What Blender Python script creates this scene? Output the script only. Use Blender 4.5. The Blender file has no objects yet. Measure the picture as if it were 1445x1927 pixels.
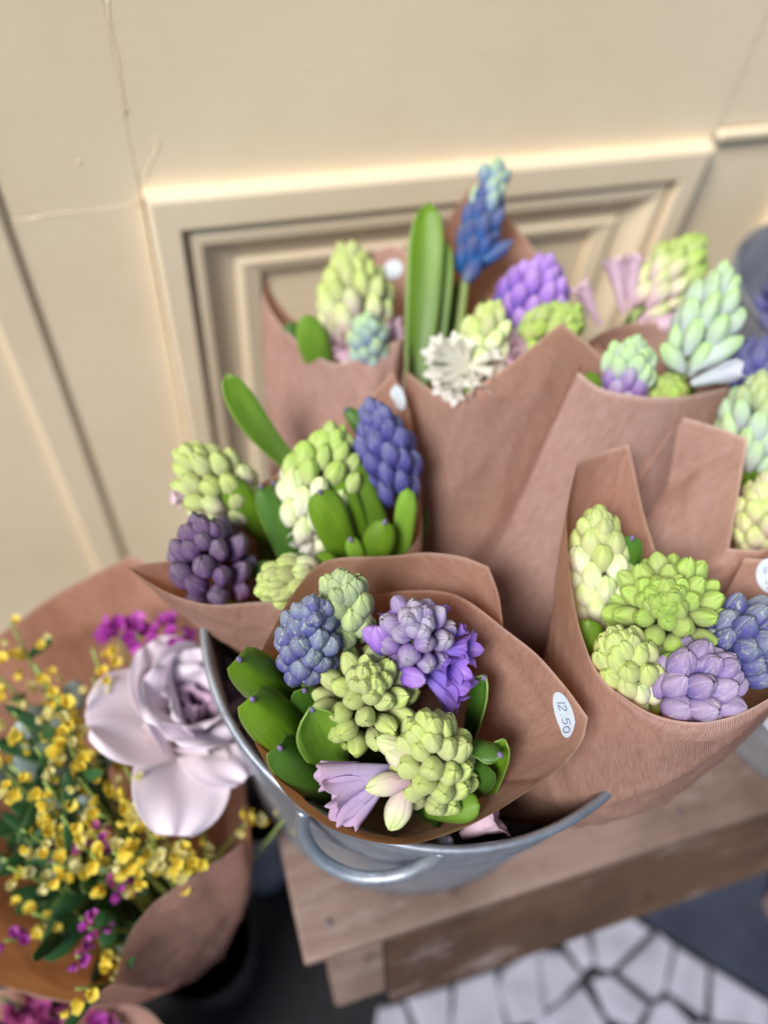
import bpy, bmesh, math, random
from mathutils import Vector, Matrix, noise
from mathutils.bvhtree import BVHTree

# ------------------------------------------------------------------ camera, sky, sun, exposure
sc = bpy.context.scene
col = sc.collection
FPX, CX, CY = 1448.0, 722.5, 963.5            # focal length and centre of the photograph, in its pixels
CAM = Vector((0.0, 0.0, 1.19))
RIGHT = Vector((0.95413882, -0.28875516, 0.07899093))
DOWN = Vector((-0.18839073, -0.78422543, -0.59118475))
FWD = Vector((0.23265435, 0.54919117, -0.80265872))

cd = bpy.data.cameras.new('camera')
cam = bpy.data.objects.new('camera', cd)
col.objects.link(cam)
cam.matrix_world = Matrix((
    (RIGHT.x, -DOWN.x, -FWD.x, CAM.x),
    (RIGHT.y, -DOWN.y, -FWD.y, CAM.y),
    (RIGHT.z, -DOWN.z, -FWD.z, CAM.z),
    (0, 0, 0, 1)))
cd.sensor_fit = 'VERTICAL'
cd.sensor_height = 36.0
cd.sensor_width = 36.0
cd.lens = 36.0 * FPX / 1927.0
cd.clip_start = 0.02
cd.clip_end = 200.0
cd.dof.use_dof = True
cd.dof.focus_distance = 0.452
cd.dof.aperture_fstop = 1.95
sc.camera = cam

SUN_DIR = Vector((-0.56, -0.37, 0.74)).normalized()
w = bpy.data.worlds.new('World')
sc.world = w
w.use_nodes = True
nt = w.node_tree
bg = nt.nodes['Background']
sky = nt.nodes.new('ShaderNodeTexSky')
sky.sky_type = 'NISHITA'
sky.sun_disc = False
sky.sun_elevation = math.asin(SUN_DIR.z)
sky.sun_rotation = math.atan2(SUN_DIR.x, SUN_DIR.y)
sky.dust_density = 1.0
sky.air_density = 1.0
sky.ozone_density = 1.6
nt.links.new(sky.outputs[0], bg.inputs[0])
bg.inputs[1].default_value = 0.05

sl = bpy.data.lights.new('sun', 'SUN')
sl.energy = 2.4
sl.angle = math.radians(22)
sl.color = (1.0, 0.96, 0.91)
so = bpy.data.objects.new('sun', sl)
col.objects.link(so)
so.rotation_euler = SUN_DIR.to_track_quat('Z', 'Y').to_euler()
so.location = (-1, -1, 3)

sc.view_settings.view_transform = 'Standard'
sc.view_settings.look = 'None'
sc.view_settings.exposure = 0.9
sc.view_settings.gamma = 1.0
sc.view_settings.use_curve_mapping = False
sc.render.engine = 'CYCLES'
sc.cycles.use_denoising = True
sc.cycles.max_bounces = 8
sc.cycles.diffuse_bounces = 3
sc.cycles.caustics_reflective = False
sc.cycles.caustics_refractive = False

random.seed(11)
rnd = random.random
def ru(a, b): return a + (b - a) * rnd()

# ------------------------------------------------------------------ helpers
def ray(px, py):
    return RIGHT * ((px - CX) / FPX) + DOWN * ((py - CY) / FPX) + FWD
def at(px, py, d):
    """point d metres deep that the photograph shows at a pixel"""
    return CAM + ray(px, py) * d
def at_z(px, py, z):
    r = ray(px, py)
    return CAM + r * ((z - CAM.z) / r.z)
def at_y(px, py, y):
    r = ray(px, py)
    return CAM + r * ((y - CAM.y) / r.y)
def px_m(n, d):
    return n * d / FPX
def smooth(a, b, x):
    t = max(0.0, min(1.0, (x - a) / (b - a)))
    return t * t * (3 - 2 * t)

def tag(o, label=None, cat=None, group=None, kind=None):
    if label: o['label'] = label
    if cat: o['category'] = cat
    if group: o['group'] = group
    if kind: o['kind'] = kind
    return o
def empty(name, loc, label=None, cat=None, group=None):
    o = bpy.data.objects.new(name, None)
    o.empty_display_size = 0.02
    col.objects.link(o)
    o.location = loc
    return tag(o, label, cat, group)
def mesh_of(name, verts, faces, mat=None, uvs=None, smooth_=True):
    m = bpy.data.meshes.new(name)
    m.from_pydata([tuple(v) for v in verts], [], faces)
    if uvs:
        lay = m.uv_layers.new(name='UVMap')
        for p in m.polygons:
            for li in p.loop_indices:
                lay.data[li].uv = uvs[m.loops[li].vertex_index]
    if smooth_:
        m.polygons.foreach_set('use_smooth', [True] * len(m.polygons))
    if mat: m.materials.append(mat)
    m.update()
    return m
def put(name, me, parent=None, W=None):
    """link a mesh; W is its world matrix (a parent here is only translated)"""
    o = bpy.data.objects.new(name, me)
    col.objects.link(o)
    if parent is not None:
        o.parent = parent
        T = Matrix.Translation(-Vector(parent.location))
        o.matrix_basis = T @ (W if W is not None else Matrix.Identity(4))
    elif W is not None:
        o.matrix_basis = W
    return o
def sub(name, me, part, L=None):
    o = bpy.data.objects.new(name, me)
    col.objects.link(o)
    o.parent = part
    o.matrix_basis = L if L is not None else Matrix.Identity(4)
    return o

def grid_faces(nu, nv, wrap=False):
    f = []
    for i in range(nu if wrap else nu - 1):
        for j in range(nv - 1):
            a = i * nv + j
            b = ((i + 1) % nu) * nv + j
            f.append((a, b, b + 1, a + 1))
    return f
def box_mesh(name, x0, x1, y0, y1, z0, z1, mat, bev=0.002, seg=2, rough=0.0):
    bm = bmesh.new()
    bmesh.ops.create_cube(bm, size=1.0)
    for v in bm.verts:
        v.co = Vector((x0 + (v.co.x + .5) * (x1 - x0), y0 + (v.co.y + .5) * (y1 - y0), z0 + (v.co.z + .5) * (z1 - z0)))
    if bev:
        bmesh.ops.bevel(bm, geom=list(bm.edges), offset=bev, segments=seg, affect='EDGES', profile=0.5)
    me = bpy.data.meshes.new(name)
    bm.to_mesh(me); bm.free()
    me.materials.append(mat)
    am = max(p.area for p in me.polygons)
    me.polygons.foreach_set('use_smooth', [bev > 0 and max(abs(c) for c in p.normal) < .999 for p in me.polygons])
    return me
def prism_mesh(name, pts, thick, mat, bev=0.0015):
    """flat polygon (list of Vectors, z = underside) raised by thick"""
    bm = bmesh.new()
    lo = [bm.verts.new(p) for p in pts]
    f = bm.faces.new(lo)
    if f.calc_area() and f.normal.z < 0: f.normal_flip()
    bm.normal_update()
    if f.normal.z < 0: f.normal_flip()
    r = bmesh.ops.extrude_face_region(bm, geom=[f])
    vs = [v for v in r['geom'] if isinstance(v, bmesh.types.BMVert)]
    for v in vs: v.co.z += thick
    top = [e for e in bm.edges if all(v in vs for v in e.verts)]
    bmesh.ops.recalc_face_normals(bm, faces=list(bm.faces))
    if bev: bmesh.ops.bevel(bm, geom=top, offset=bev, segments=2, affect='EDGES')
    me = bpy.data.meshes.new(name)
    bm.to_mesh(me); bm.free()
    me.materials.append(mat)
    return me
def tube(name, pts, radii, mat, n=8, caps=True):
    if not hasattr(radii, '__len__'): radii = [radii] * len(pts)
    verts, faces = [], []
    prev = None
    for i, p in enumerate(pts):
        t = (pts[min(i + 1, len(pts) - 1)] - pts[max(i - 1, 0)]).normalized()
        if prev is None:
            a = t.orthogonal().normalized()
        else:
            a = (prev - t * prev.dot(t)).normalized()
        prev = a
        b = t.cross(a)
        for k in range(n):
            th = 2 * math.pi * k / n
            verts.append(p + (a * math.cos(th) + b * math.sin(th)) * radii[i])
    for i in range(len(pts) - 1):
        for k in range(n):
            faces.append((i * n + k, i * n + (k + 1) % n, (i + 1) * n + (k + 1) % n, (i + 1) * n + k))
    if caps:
        faces.append(tuple(range(n - 1, -1, -1)))
        faces.append(tuple(range((len(pts) - 1) * n, len(pts) * n)))
    return mesh_of(name, verts, faces, mat)
def bez(p0, p1, p2, n):
    out = []
    for i in range(n):
        t = i / (n - 1)
        out.append(p0 * (1 - t) ** 2 + p1 * (2 * t * (1 - t)) + p2 * t * t)
    return out
def catmull(P, n):
    out = []
    for i in range(len(P) - 1):
        p1, p2 = P[i], P[i + 1]
        p0 = P[i - 1] if i > 0 else p1 * 2 - p2
        p3 = P[i + 2] if i + 2 < len(P) else p2 * 2 - p1
        for k in range(n):
            t = k / n
            out.append(0.5 * ((2 * p1) + (p2 - p0) * t + (2 * p0 - 5 * p1 + 4 * p2 - p3) * t * t + (3 * p1 - p0 - 3 * p2 + p3) * t ** 3))
    out.append(P[-1].copy())
    return out
def lathe(name, prof, c, mat, n=72):
    verts, faces = [], []
    for (r, z) in prof:
        for k in range(n):
            th = 2 * math.pi * k / n
            verts.append(Vector((c[0] + r * math.cos(th), c[1] + r * math.sin(th), z)))
    for i in range(len(prof) - 1):
        for k in range(n):
            faces.append((i * n + k, i * n + (k + 1) % n, (i + 1) * n + (k + 1) % n, (i + 1) * n + k))
    return mesh_of(name, verts, faces, mat)

# ------------------------------------------------------------------ materials
class NB:
    def __init__(s, name):
        s.m = bpy.data.materials.new(name)
        s.m.use_nodes = True
        s.t = s.m.node_tree
        s.b = s.t.nodes['Principled BSDF']
        s.out = s.t.nodes['Material Output']
    def n(s, typ, **kw):
        x = s.t.nodes.new(typ)
        for k, v in kw.items():
            if k in x.inputs.keys() if hasattr(x.inputs, 'keys') else False:
                x.inputs[k].default_value = v
            else:
                setattr(x, k, v)
        return x
    def l(s, a, b): s.t.links.new(a, b)
    def ramp(s, fac, stops):
        r = s.t.nodes.new('ShaderNodeValToRGB')
        e = r.color_ramp.elements
        while len(e) > 1: e.remove(e[0])
        for i, (p, c) in enumerate(stops):
            x = e[0] if i == 0 else e.new(p)
            x.position = p
            x.color = (c[0], c[1], c[2], 1) if hasattr(c, '__len__') else (c, c, c, 1)
        s.l(fac, r.inputs[0])
        return r.outputs[0]
    def mix(s, fac, a, b, mode='MIX'):
        x = s.t.nodes.new('ShaderNodeMix')
        x.data_type = 'RGBA'
        x.blend_type = mode
        for sock, v in ((x.inputs[0], fac), (x.inputs[6], a), (x.inputs[7], b)):
            if hasattr(v, 'links'): s.l(v, sock)
            elif hasattr(v, '__len__'): sock.default_value = (v[0], v[1], v[2], 1)
            else: sock.default_value = v
        return x.outputs[2]
    def math(s, op, a, b=None):
        x = s.t.nodes.new('ShaderNodeMath')
        x.operation = op
        for sock, v in ((x.inputs[0], a), (x.inputs[1], b)):
            if v is None: continue
            if hasattr(v, 'links'): s.l(v, sock)
            else: sock.default_value = v
        return x.outputs[0]
    def noise(s, vec, scale, detail=4, rough=.55):
        x = s.t.nodes.new('ShaderNodeTexNoise')
        x.inputs['Scale'].default_value = scale
        x.inputs['Detail'].default_value = detail
        x.inputs['Roughness'].default_value = rough
        if vec is not None: s.l(vec, x.inputs['Vector'])
        return x.outputs[0]
    def mapping(s, vec, sc_):
        x = s.t.nodes.new('ShaderNodeMapping')
        x.inputs['Scale'].default_value = sc_
        s.l(vec, x.inputs['Vector'])
        return x.outputs[0]
    def bump(s, h, strength, dist):
        x = s.t.nodes.new('ShaderNodeBump')
        x.inputs['Strength'].default_value = strength
        x.inputs['Distance'].default_value = dist
        s.l(h, x.inputs['Height'])
        s.l(x.outputs[0], s.b.inputs['Normal'])
        return x.outputs[0]
    def set(s, **kw):
        for k, v in kw.items():
            s.b.inputs[k.replace('_', ' ')].default_value = v
    def geo(s): return s.t.nodes.new('ShaderNodeNewGeometry').outputs['Position']
    def uv(s): return s.t.nodes.new('ShaderNodeTexCoord').outputs['UV']
    def rand(s): return s.t.nodes.new('ShaderNodeObjectInfo').outputs['Random']
    def translucent(s, color, fac, nrm=None):
        tr = s.t.nodes.new('ShaderNodeBsdfTranslucent')
        if hasattr(color, 'links'): s.l(color, tr.inputs[0])
        else: tr.inputs[0].default_value = (*color, 1)
        if nrm is not None: s.l(nrm, tr.inputs[1])
        mx = s.t.nodes.new('ShaderNodeMixShader')
        mx.inputs[0].default_value = fac
        s.l(s.b.outputs[0], mx.inputs[1])
        s.l(tr.outputs[0], mx.inputs[2])
        s.l(mx.outputs[0], s.out.inputs[0])

def mat_paint():
    b = NB('cream_paint')
    p = b.geo()
    n1 = b.noise(p, 5, 4)
    n2 = b.noise(p, 60, 5)
    c = b.ramp(n1, [(.3, (.84, .69, .475)), (.6, (.89, .755, .545)), (.8, (.905, .775, .57))])
    c = b.mix(b.ramp(n2, [(.62, 0.0), (.75, .25)]), c, (.74, .57, .35))
    b.l(c, b.b.inputs['Base Color'])
    st = b.noise(b.mapping(p, (12, 60, 320)), 1, 3)
    h = b.math('ADD', b.math('MULTIPLY', st, .5), b.math('MULTIPLY', b.noise(p, 14, 4), 1.2))
    b.bump(h, .16, .002)
    b.set(Roughness=.42)
    return b.m
def mat_paper():
    b = NB('kraft_paper')
    uv = b.uv()
    wv = b.t.nodes.new('ShaderNodeTexWave')
    wv.wave_type = 'BANDS'; wv.bands_direction = 'X'
    wv.inputs['Scale'].default_value = 210
    wv.inputs['Distortion'].default_value = 1.2
    wv.inputs['Detail'].default_value = 2
    wv.inputs['Detail Scale'].default_value = .6
    b.l(uv, wv.inputs['Vector'])
    fib = b.noise(b.mapping(uv, (620, 110, 1)), 1, 4, .75)
    blot = b.noise(b.mapping(uv, (26, 22, 1)), 1, 4)
    c = b.ramp(blot, [(.3, (.385, .22, .175)), (.7, (.48, .30, .255))])
    c = b.mix(b.ramp(fib, [(.38, .0), (.66, .75)]), c, (.66, .47, .43))
    c = b.mix(b.math('MULTIPLY', wv.outputs[1], .55), c, (.33, .17, .11))
    sp = b.t.nodes.new('ShaderNodeSeparateXYZ')
    b.l(uv, sp.inputs[0])
    c = b.mix(b.ramp(sp.outputs[1], [(.0004, .75), (.0010, 0)]), c, (.78, .60, .52))
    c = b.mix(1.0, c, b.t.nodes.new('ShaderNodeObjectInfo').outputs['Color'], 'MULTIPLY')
    c = b.mix(b.ramp(b.noise(b.mapping(uv, (150, 40, 1)), 1, 5, .7), [(.5, 0), (.72, .5)]), c, (.30, .16, .11))
    b.l(c, b.b.inputs['Base Color'])
    h = b.math('ADD', b.math('MULTIPLY', wv.outputs[1], .6), b.math('MULTIPLY', fib, .5))
    h = b.math('ADD', h, b.math('MULTIPLY', b.noise(b.mapping(uv, (30, 14, 1)), 1, 4), 4.0))
    b.bump(h, .6, .0006)
    b.set(Roughness=.55)
    b.b.inputs['Specular IOR Level'].default_value = .45
    b.translucent((.66, .27, .09), .36)
    return b.m
def mat_bud(name, base, mid, tip, edge, edge_amt, mottle=.3):
    """tepals: colour runs from base to tip, seams and streaks take the edge colour"""
    b = NB(name)
    uv = b.uv()
    sp = b.t.nodes.new('ShaderNodeSeparateXYZ')
    b.l(uv, sp.inputs[0])
    r = b.rand()
    vv = b.math('ADD', sp.outputs[1], b.math('MULTIPLY', b.math('SUBTRACT', r, .5), .35))
    tc = b.t.nodes.new('ShaderNodeTexCoord').outputs['Object']
    nz = b.noise(tc, 3.2, 3)
    off = b.t.nodes.new('ShaderNodeVectorMath'); off.operation = 'ADD'
    b.l(tc, off.inputs[0])
    cmb = b.t.nodes.new('ShaderNodeCombineXYZ')
    for i in range(3): b.l(b.math('MULTIPLY', r, 37.0 + i * 11), cmb.inputs[i])
    b.l(cmb.outputs[0], off.inputs[1])
    nz = b.noise(off.outputs[0], 3.0, 3)
    vv = b.math('ADD', vv, b.math('MULTIPLY', b.math('SUBTRACT', nz, .5), .5))
    c = b.ramp(vv, [(.12, base), (.55, mid), (.98, tip)])
    ed = b.math('MULTIPLY', b.math('ABSOLUTE', b.math('SUBTRACT', sp.outputs[0], .5)), 2.0)
    streak = b.noise(b.mapping(off.outputs[0], (7, 7, 1.6)), 1.0, 4, .65)
    em = b.math('ADD', b.math('MULTIPLY', b.ramp(ed, [(.55, 0), (1, 1)]), edge_amt),
                b.math('MULTIPLY', b.ramp(streak, [(.56, 0), (.68, 1)]), edge_amt * mottle))
    c = b.mix(b.math('MINIMUM', em, .9), c, edge)
    c = b.mix(b.ramp(ed, [(.90, 0), (.99, .8)]), c, [x * .34 for x in mid])  # dark tepal margin: seam colour with the crease shadow painted in
    hv = b.t.nodes.new('ShaderNodeHueSaturation')
    b.l(c, hv.inputs['Color'])
    b.l(b.math('ADD', .90, b.math('MULTIPLY', r, .2)), hv.inputs['Value'])
    b.l(hv.outputs[0], b.b.inputs['Base Color'])
    b.bump(b.noise(b.mapping(off.outputs[0], (9, 9, 2)), 1.3, 4), .25, .0012)
    b.set(Roughness=.56)
    b.b.inputs['Specular IOR Level'].default_value = .32
    b.b.inputs['Subsurface Weight'].default_value = .12
    b.b.inputs['Subsurface Radius'].default_value = (.0016, .0014, .0008)
    b.b.inputs['Subsurface Scale'].default_value = 1.0
    return b.m
def mat_petal(name, base, tip, vein, tr=.25, rough=.5):
    b = NB(name)
    uv = b.uv()
    sp = b.t.nodes.new('ShaderNodeSeparateXYZ')
    b.l(uv, sp.inputs[0])
    n1 = b.noise(b.mapping(uv, (3, 2, 1)), 1, 3)
    c = b.ramp(b.math('ADD', sp.outputs[1], b.math('MULTIPLY', b.math('SUBTRACT', n1, .5), .4)), [(.1, base), (.85, tip)])
    vn = b.noise(b.mapping(uv, (26, 1.5, 1)), 1, 2)
    mid = b.ramp(b.math('ABSOLUTE', b.math('SUBTRACT', sp.outputs[0], .5)), [(0, .7), (.13, 0)])
    c = b.mix(b.math('MULTIPLY', b.math('ADD', b.ramp(vn, [(.45, 0), (.7, .6)]), mid), .5), c, vein)
    b.l(c, b.b.inputs['Base Color'])
    b.bump(vn, .3, .0008)
    b.set(Roughness=rough)
    b.translucent(c, tr)
    return b.m
def mat_leaf(name, c0, c1, tr=.22, spot=True):
    b = NB(name)
    uv = b.uv()
    sp = b.t.nodes.new('ShaderNodeSeparateXYZ')
    b.l(uv, sp.inputs[0])
    ln = b.noise(b.mapping(uv, (55, 1.2, 1)), 1, 3)
    n1 = b.noise(b.mapping(uv, (3, 2.5, 1)), 1, 4)
    c = b.ramp(n1, [(.3, c0), (.72, c1)])
    c = b.mix(b.math('MULTIPLY', b.ramp(ln, [(.4, 0), (.65, .9)]), .8), c, [x * 1.35 for x in c1])
    c = b.mix(b.ramp(sp.outputs[1], [(.25, .6), (.8, 0)]), c, [x * .55 for x in c0])
    edge = b.ramp(b.math('ABSOLUTE', b.math('SUBTRACT', sp.outputs[0], .5)), [(.455, 0), (.5, .8)])
    c = b.mix(edge, c, (.32, .45, .12))
    r = b.rand()
    hv = b.t.nodes.new('ShaderNodeHueSaturation')
    b.l(c, hv.inputs['Color'])
    b.l(b.math('ADD', .82, b.math('MULTIPLY', r, .36)), hv.inputs['Value'])
    b.l(hv.outputs[0], b.b.inputs['Base Color'])
    b.bump(b.math('ADD', ln, b.math('MULTIPLY', n1, .6)), .18, .001)
    b.set(Roughness=.36)
    b.b.inputs['Specular IOR Level'].default_value = .45
    b.translucent((c1[0] * 1.6, c1[1] * 1.6, c1[2] * .8), tr)
    return b.m
def mat_plain(name, c, rough=.5, metal=0.0, var=.15, scale=30, bump=.1, dist=.001):
    b = NB(name)
    p = b.geo()
    n1 = b.noise(p, scale, 4)
    cc = b.ramp(n1, [(.3, [x * (1 - var) for x in c]), (.7, [min(1, x * (1 + var)) for x in c])])
    b.l(cc, b.b.inputs['Base Color'])
    b.bump(b.noise(p, scale * 4, 4), bump, dist)
    b.set(Roughness=rough, Metallic=metal)
    return b.m
def mat_zinc():
    b = NB('galvanised_zinc')
    p = b.geo()
    v = b.t.nodes.new('ShaderNodeTexVoronoi')
    v.inputs['Scale'].default_value = 70
    b.l(p, v.inputs['Vector'])
    n1 = b.noise(p, 9, 5)
    n2 = b.noise(b.mapping(p, (40, 40, 6)), 1, 5, .65)
    c = b.ramp(n1, [(.3, (.30, .34, .40)), (.7, (.52, .56, .62))])
    c = b.mix(.25, c, b.ramp(v.outputs['Distance'], [(.1, .35), (.7, .65)]), 'OVERLAY')
    c = b.mix(b.ramp(n2, [(.5, 0), (.68, .7)]), c, (.17, .18, .22))
    b.l(c, b.b.inputs['Base Color'])
    b.l(b.ramp(n2, [(.3, .32), (.75, .6)]), b.b.inputs['Roughness'])
    b.bump(b.noise(p, 16, 5), .3, .003)
    b.set(Metallic=.78)
    return b.m
def mat_wood(name, c0, c1, dark):
    b = NB(name)
    p = b.geo()
    g = b.noise(b.mapping(p, (5, 70, 70)), 1, 5, .6)
    n1 = b.noise(p, 7, 4)
    c = b.ramp(g, [(.25, c0), (.7, c1)])
    c = b.mix(b.ramp(n1, [(.46, 0), (.66, .8)]), c, dark)
    c = b.mix(b.ramp(b.noise(b.mapping(p, (9, 30, 30)), 1, 5, .7), [(.55, 0), (.75, .5)]), c, (.46, .40, .39))
    c = b.mix(b.ramp(b.noise(p, 26, 3), [(.62, 0), (.72, .55)]), c, [x * .6 for x in dark])
    b.l(c, b.b.inputs['Base Color'])
    b.bump(g, .4, .002)
    b.set(Roughness=.72)
    return b.m

M = {}
M['paint'] = mat_paint()
M['paper'] = mat_paper()
M['zinc'] = mat_zinc()
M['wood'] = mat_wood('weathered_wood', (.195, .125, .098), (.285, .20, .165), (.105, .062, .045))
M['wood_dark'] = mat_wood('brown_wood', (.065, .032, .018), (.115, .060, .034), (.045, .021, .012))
M['tile'] = mat_plain('white_tile', (.38, .38, .45), .35, 0, .2, 22, .06)
M['ground'] = mat_plain('grout_and_shade', (.010, .010, .013), .95, 0, .4, 60, .5, .003)  # black of the joints, with the floor shadow put into the colour
M['slate'] = mat_plain('slate', (.030, .036, .060), .55, 0, .35, 12, .3, .003)
M['dark_zinc'] = mat_plain('dull_dark_zinc', (.24, .26, .31), .5, .5, .25, 14, .15)
M['nail'] = mat_plain('rusty_nail', (.16, .13, .15), .6, .4, .3, 200, .2)
M['dark_pot'] = mat_plain('dark_plastic', (.004, .005, .008), .85, 0, .2, 20, .1)
M['grey_pot'] = mat_plain('pale_grey_zinc', (.36, .39, .47), .5, .2, .2, 12, .2)
M['sticker'] = mat_plain('white_label', (.60, .68, .76), .45, 0, .02, 30, .02)
M['ink'] = mat_plain('blue_ink', (.10, .12, .30), .5, 0, .05, 30, .02)
M['stem'] = mat_leaf('stem_green', (.10, .17, .035), (.20, .28, .06), .05)
M['stem_brown'] = mat_leaf('stem_tan', (.20, .14, .05), (.32, .24, .09), .05)
M['leaf'] = mat_leaf('leaf_green', (.070, .160, .010), (.165, .310, .018))
M['leaf_dark'] = mat_leaf('leaf_dark_green', (.030, .090, .014), (.070, .17, .020), .15)
M['leaf_bright'] = mat_leaf('leaf_bright_green', (.12, .28, .025), (.24, .42, .05), .3)
M['leaf_fill'] = mat_leaf('filler_leaf', (.010, .045, .016), (.03, .10, .03), .12)
M['leaf_tip'] = mat_plain('purple_leaf_tip', (.17, .13, .26), .5, 0, .3, 300, .2)

BUD = {
    'lime':   mat_bud('bud_lime', (.60, .58, .36), (.52, .57, .26), (.44, .54, .16), (.62, .62, .38), .35, .5),
    'green':  mat_bud('bud_green', (.52, .55, .32), (.44, .54, .19), (.34, .50, .10), (.56, .60, .34), .32, .5),
    'pale':   mat_bud('bud_pale_green', (.34, .40, .26), (.38, .47, .28), (.42, .52, .22), (.52, .56, .34), .35),
    'white':  mat_bud('bud_white', (.82, .80, .70), (.76, .80, .55), (.56, .70, .28), (.80, .80, .62), .3),
    'blue':   mat_bud('bud_blue', (.030, .050, .17), (.100, .095, .31), (.20, .23, .31), (.42, .52, .34), .6, 1.3),
    'indigo': mat_bud('bud_indigo', (.040, .040, .22), (.088, .082, .30), (.12, .13, .27), (.32, .36, .46), .45, .9),
    'purple': mat_bud('bud_dark_purple', (.07, .02, .09), (.145, .075, .19), (.13, .095, .15), (.36, .30, .36), .45, .8),
    'lilac':  mat_bud('bud_lilac', (.08, .08, .38), (.26, .19, .40), (.33, .26, .40), (.60, .58, .54), .5, 1.0),
    'mauve':  mat_bud('bud_mauve_green', (.20, .10, .50), (.31, .20, .49), (.37, .33, .45), (.48, .56, .32), .42, .8),
    'pinkgreen': mat_bud('bud_pink_green', (.72, .50, .58), (.66, .62, .44), (.52, .64, .24), (.72, .60, .52), .35),
    'bluegreen': mat_bud('bud_blue_green', (.16, .24, .50), (.28, .40, .46), (.40, .56, .30), (.5, .6, .42), .4, .6),
    'ice':    mat_bud('bud_ice_green', (.50, .56, .62), (.46, .60, .44), (.40, .60, .26), (.55, .62, .58), .3, .5),
    'violet': mat_bud('bud_violet', (.12, .11, .55), (.30, .15, .58), (.42, .26, .60), (.50, .36, .66), .35, .5),
    'skyblue': mat_bud('bud_sky_blue', (.02, .14, .42), (.065, .09, .27), (.11, .14, .24), (.26, .36, .34), .45, .8),
}
PET = {
    'violet': mat_petal('petal_violet', (.19, .14, .68), (.36, .18, .72), (.58, .42, .86), .25),
    'lilac':  mat_petal('petal_lilac', (.55, .48, .78), (.66, .47, .66), (.50, .36, .66), .28),
    'white':  mat_petal('petal_white', (.93, .91, .78), (.95, .94, .90), (.92, .92, .80), .42),
    'pink':   mat_petal('petal_pink', (.74, .55, .66), (.80, .62, .74), (.66, .40, .56), .28),
    'ice':    mat_petal('petal_ice', (.58, .66, .72), (.62, .64, .80), (.50, .62, .50), .25),
    'sky':    mat_petal('petal_sky', (.03, .24, .62), (.12, .13, .52), (.05, .36, .70), .2),
    'rose':   mat_petal('petal_rose', (.90, .78, .74), (.92, .84, .93), (.90, .79, .91), .30, .55),
    'rose_in': mat_petal('petal_rose_heart', (.80, .50, .66), (.88, .70, .86), (.84, .66, .80), .40, .55),
    'yellow': mat_petal('petal_yellow', (.88, .62, .05), (.94, .82, .14), (.90, .70, .08), .32),
    'cream':  mat_petal('petal_cream', (.76, .68, .22), (.84, .80, .42), (.76, .70, .3), .3),
    'magenta': mat_petal('petal_magenta', (.42, .05, .40), (.56, .10, .54), (.40, .04, .36), .25),
    'crimson': mat_petal('petal_crimson', (.34, .04, .16), (.48, .10, .30), (.5, .2, .36), .2),
}

# ------------------------------------------------------------------ ground
def ground():
    g = put('ground', mesh_of('ground', [(-40, -40, 0), (40, -40, 0), (40, 40, 0), (-40, 40, 0)], [(0, 1, 2, 3)], M['ground'], smooth_=False))
    tag(g, 'dark joints and shade-coloured paving under the stool', 'ground', kind='structure')
    Z = lambda x, y: (480 + x / 1.4974, 1400 + y / 1.4974)
    polys = [
        [(950, 495), (1040, 485), (1103, 530), (1000, 632), (962, 622)],
        [(872, 535), (925, 525), (948, 612), (922, 636), (878, 572)],
        [(700, 640), (790, 585), (808, 770), (720, 790), (688, 690)],
        [(802, 590), (862, 592), (912, 652), (850, 722), (818, 742)],
        [(568, 682), (672, 645), (700, 795), (600, 830), (556, 815)],
        [(428, 722), (545, 690), (545, 815), (470, 840), (455, 790)],
        [(350, 748), (415, 735), (448, 830), (330, 860)],
        [(1132, 540), (1168, 572), (1145, 690), (1120, 713), (1028, 640)],
        [(1186, 580), (1266, 630), (1256, 760), (1160, 692)],
        [(950, 668), (1000, 655), (1096, 735), (1060, 795), (992, 765)],
        [(918, 690), (975, 778), (1010, 860), (830, 850), (790, 790)],
        [(1290, 640), (1445, 736), (1440, 800), (1288, 778)],
        [(1122, 738), (1160, 722), (1220, 785), (1190, 870), (1080, 840)],
        [(1240, 790), (1400, 815), (1390, 930), (1215, 890)],
        [(1465, 745), (1600, 830), (1580, 930), (1415, 900), (1455, 800)],
        [(1030, 800), (1070, 855), (1180, 890), (1160, 980), (1020, 960)],
        [(560, 850), (700, 812), (780, 820), (810, 960), (600, 980)],
        [(330, 880), (450, 850), (545, 840), (580, 980), (350, 1000)],
    ]
    for i, pl in enumerate(polys):
        P = [at_z(*Z(*p), 0.001) for p in pl]
        c = sum(P, Vector()) / len(P)
        P = [c + (q - c) * 1.075 for q in P]
        put('tile', prism_mesh('tile', P, ru(.007, .010), M['tile'], .003), g)
    P = [at_z(*p, 0.001) for p in [(1185, 1716), (1468, 1893), (1700, 1780), (1700, 1500), (1150, 1500), (1000, 1690), (1060, 1760)]]
    s = put('paving_slab', prism_mesh('slab', P, .006, M['slate'], .002), g)
    # the terrace goes on towards the street
    for ix in range(-6, 9):
        for iy in range(0, 7):
            x0, y0 = ix * .095 + .1, -.20 - iy * .085
            if -.05 < x0 < .75 and iy < 1: continue
            P = [Vector((x0 + a + ru(-.014, .014), y0 + b_ + ru(-.014, .014), .001)) for a, b_ in ((0, 0), (.078, 0), (.078, .068), (0, .068))]
            put('tile', prism_mesh('tile', P, ru(.007, .010), M['tile'], .003), g)
ground()

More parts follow.
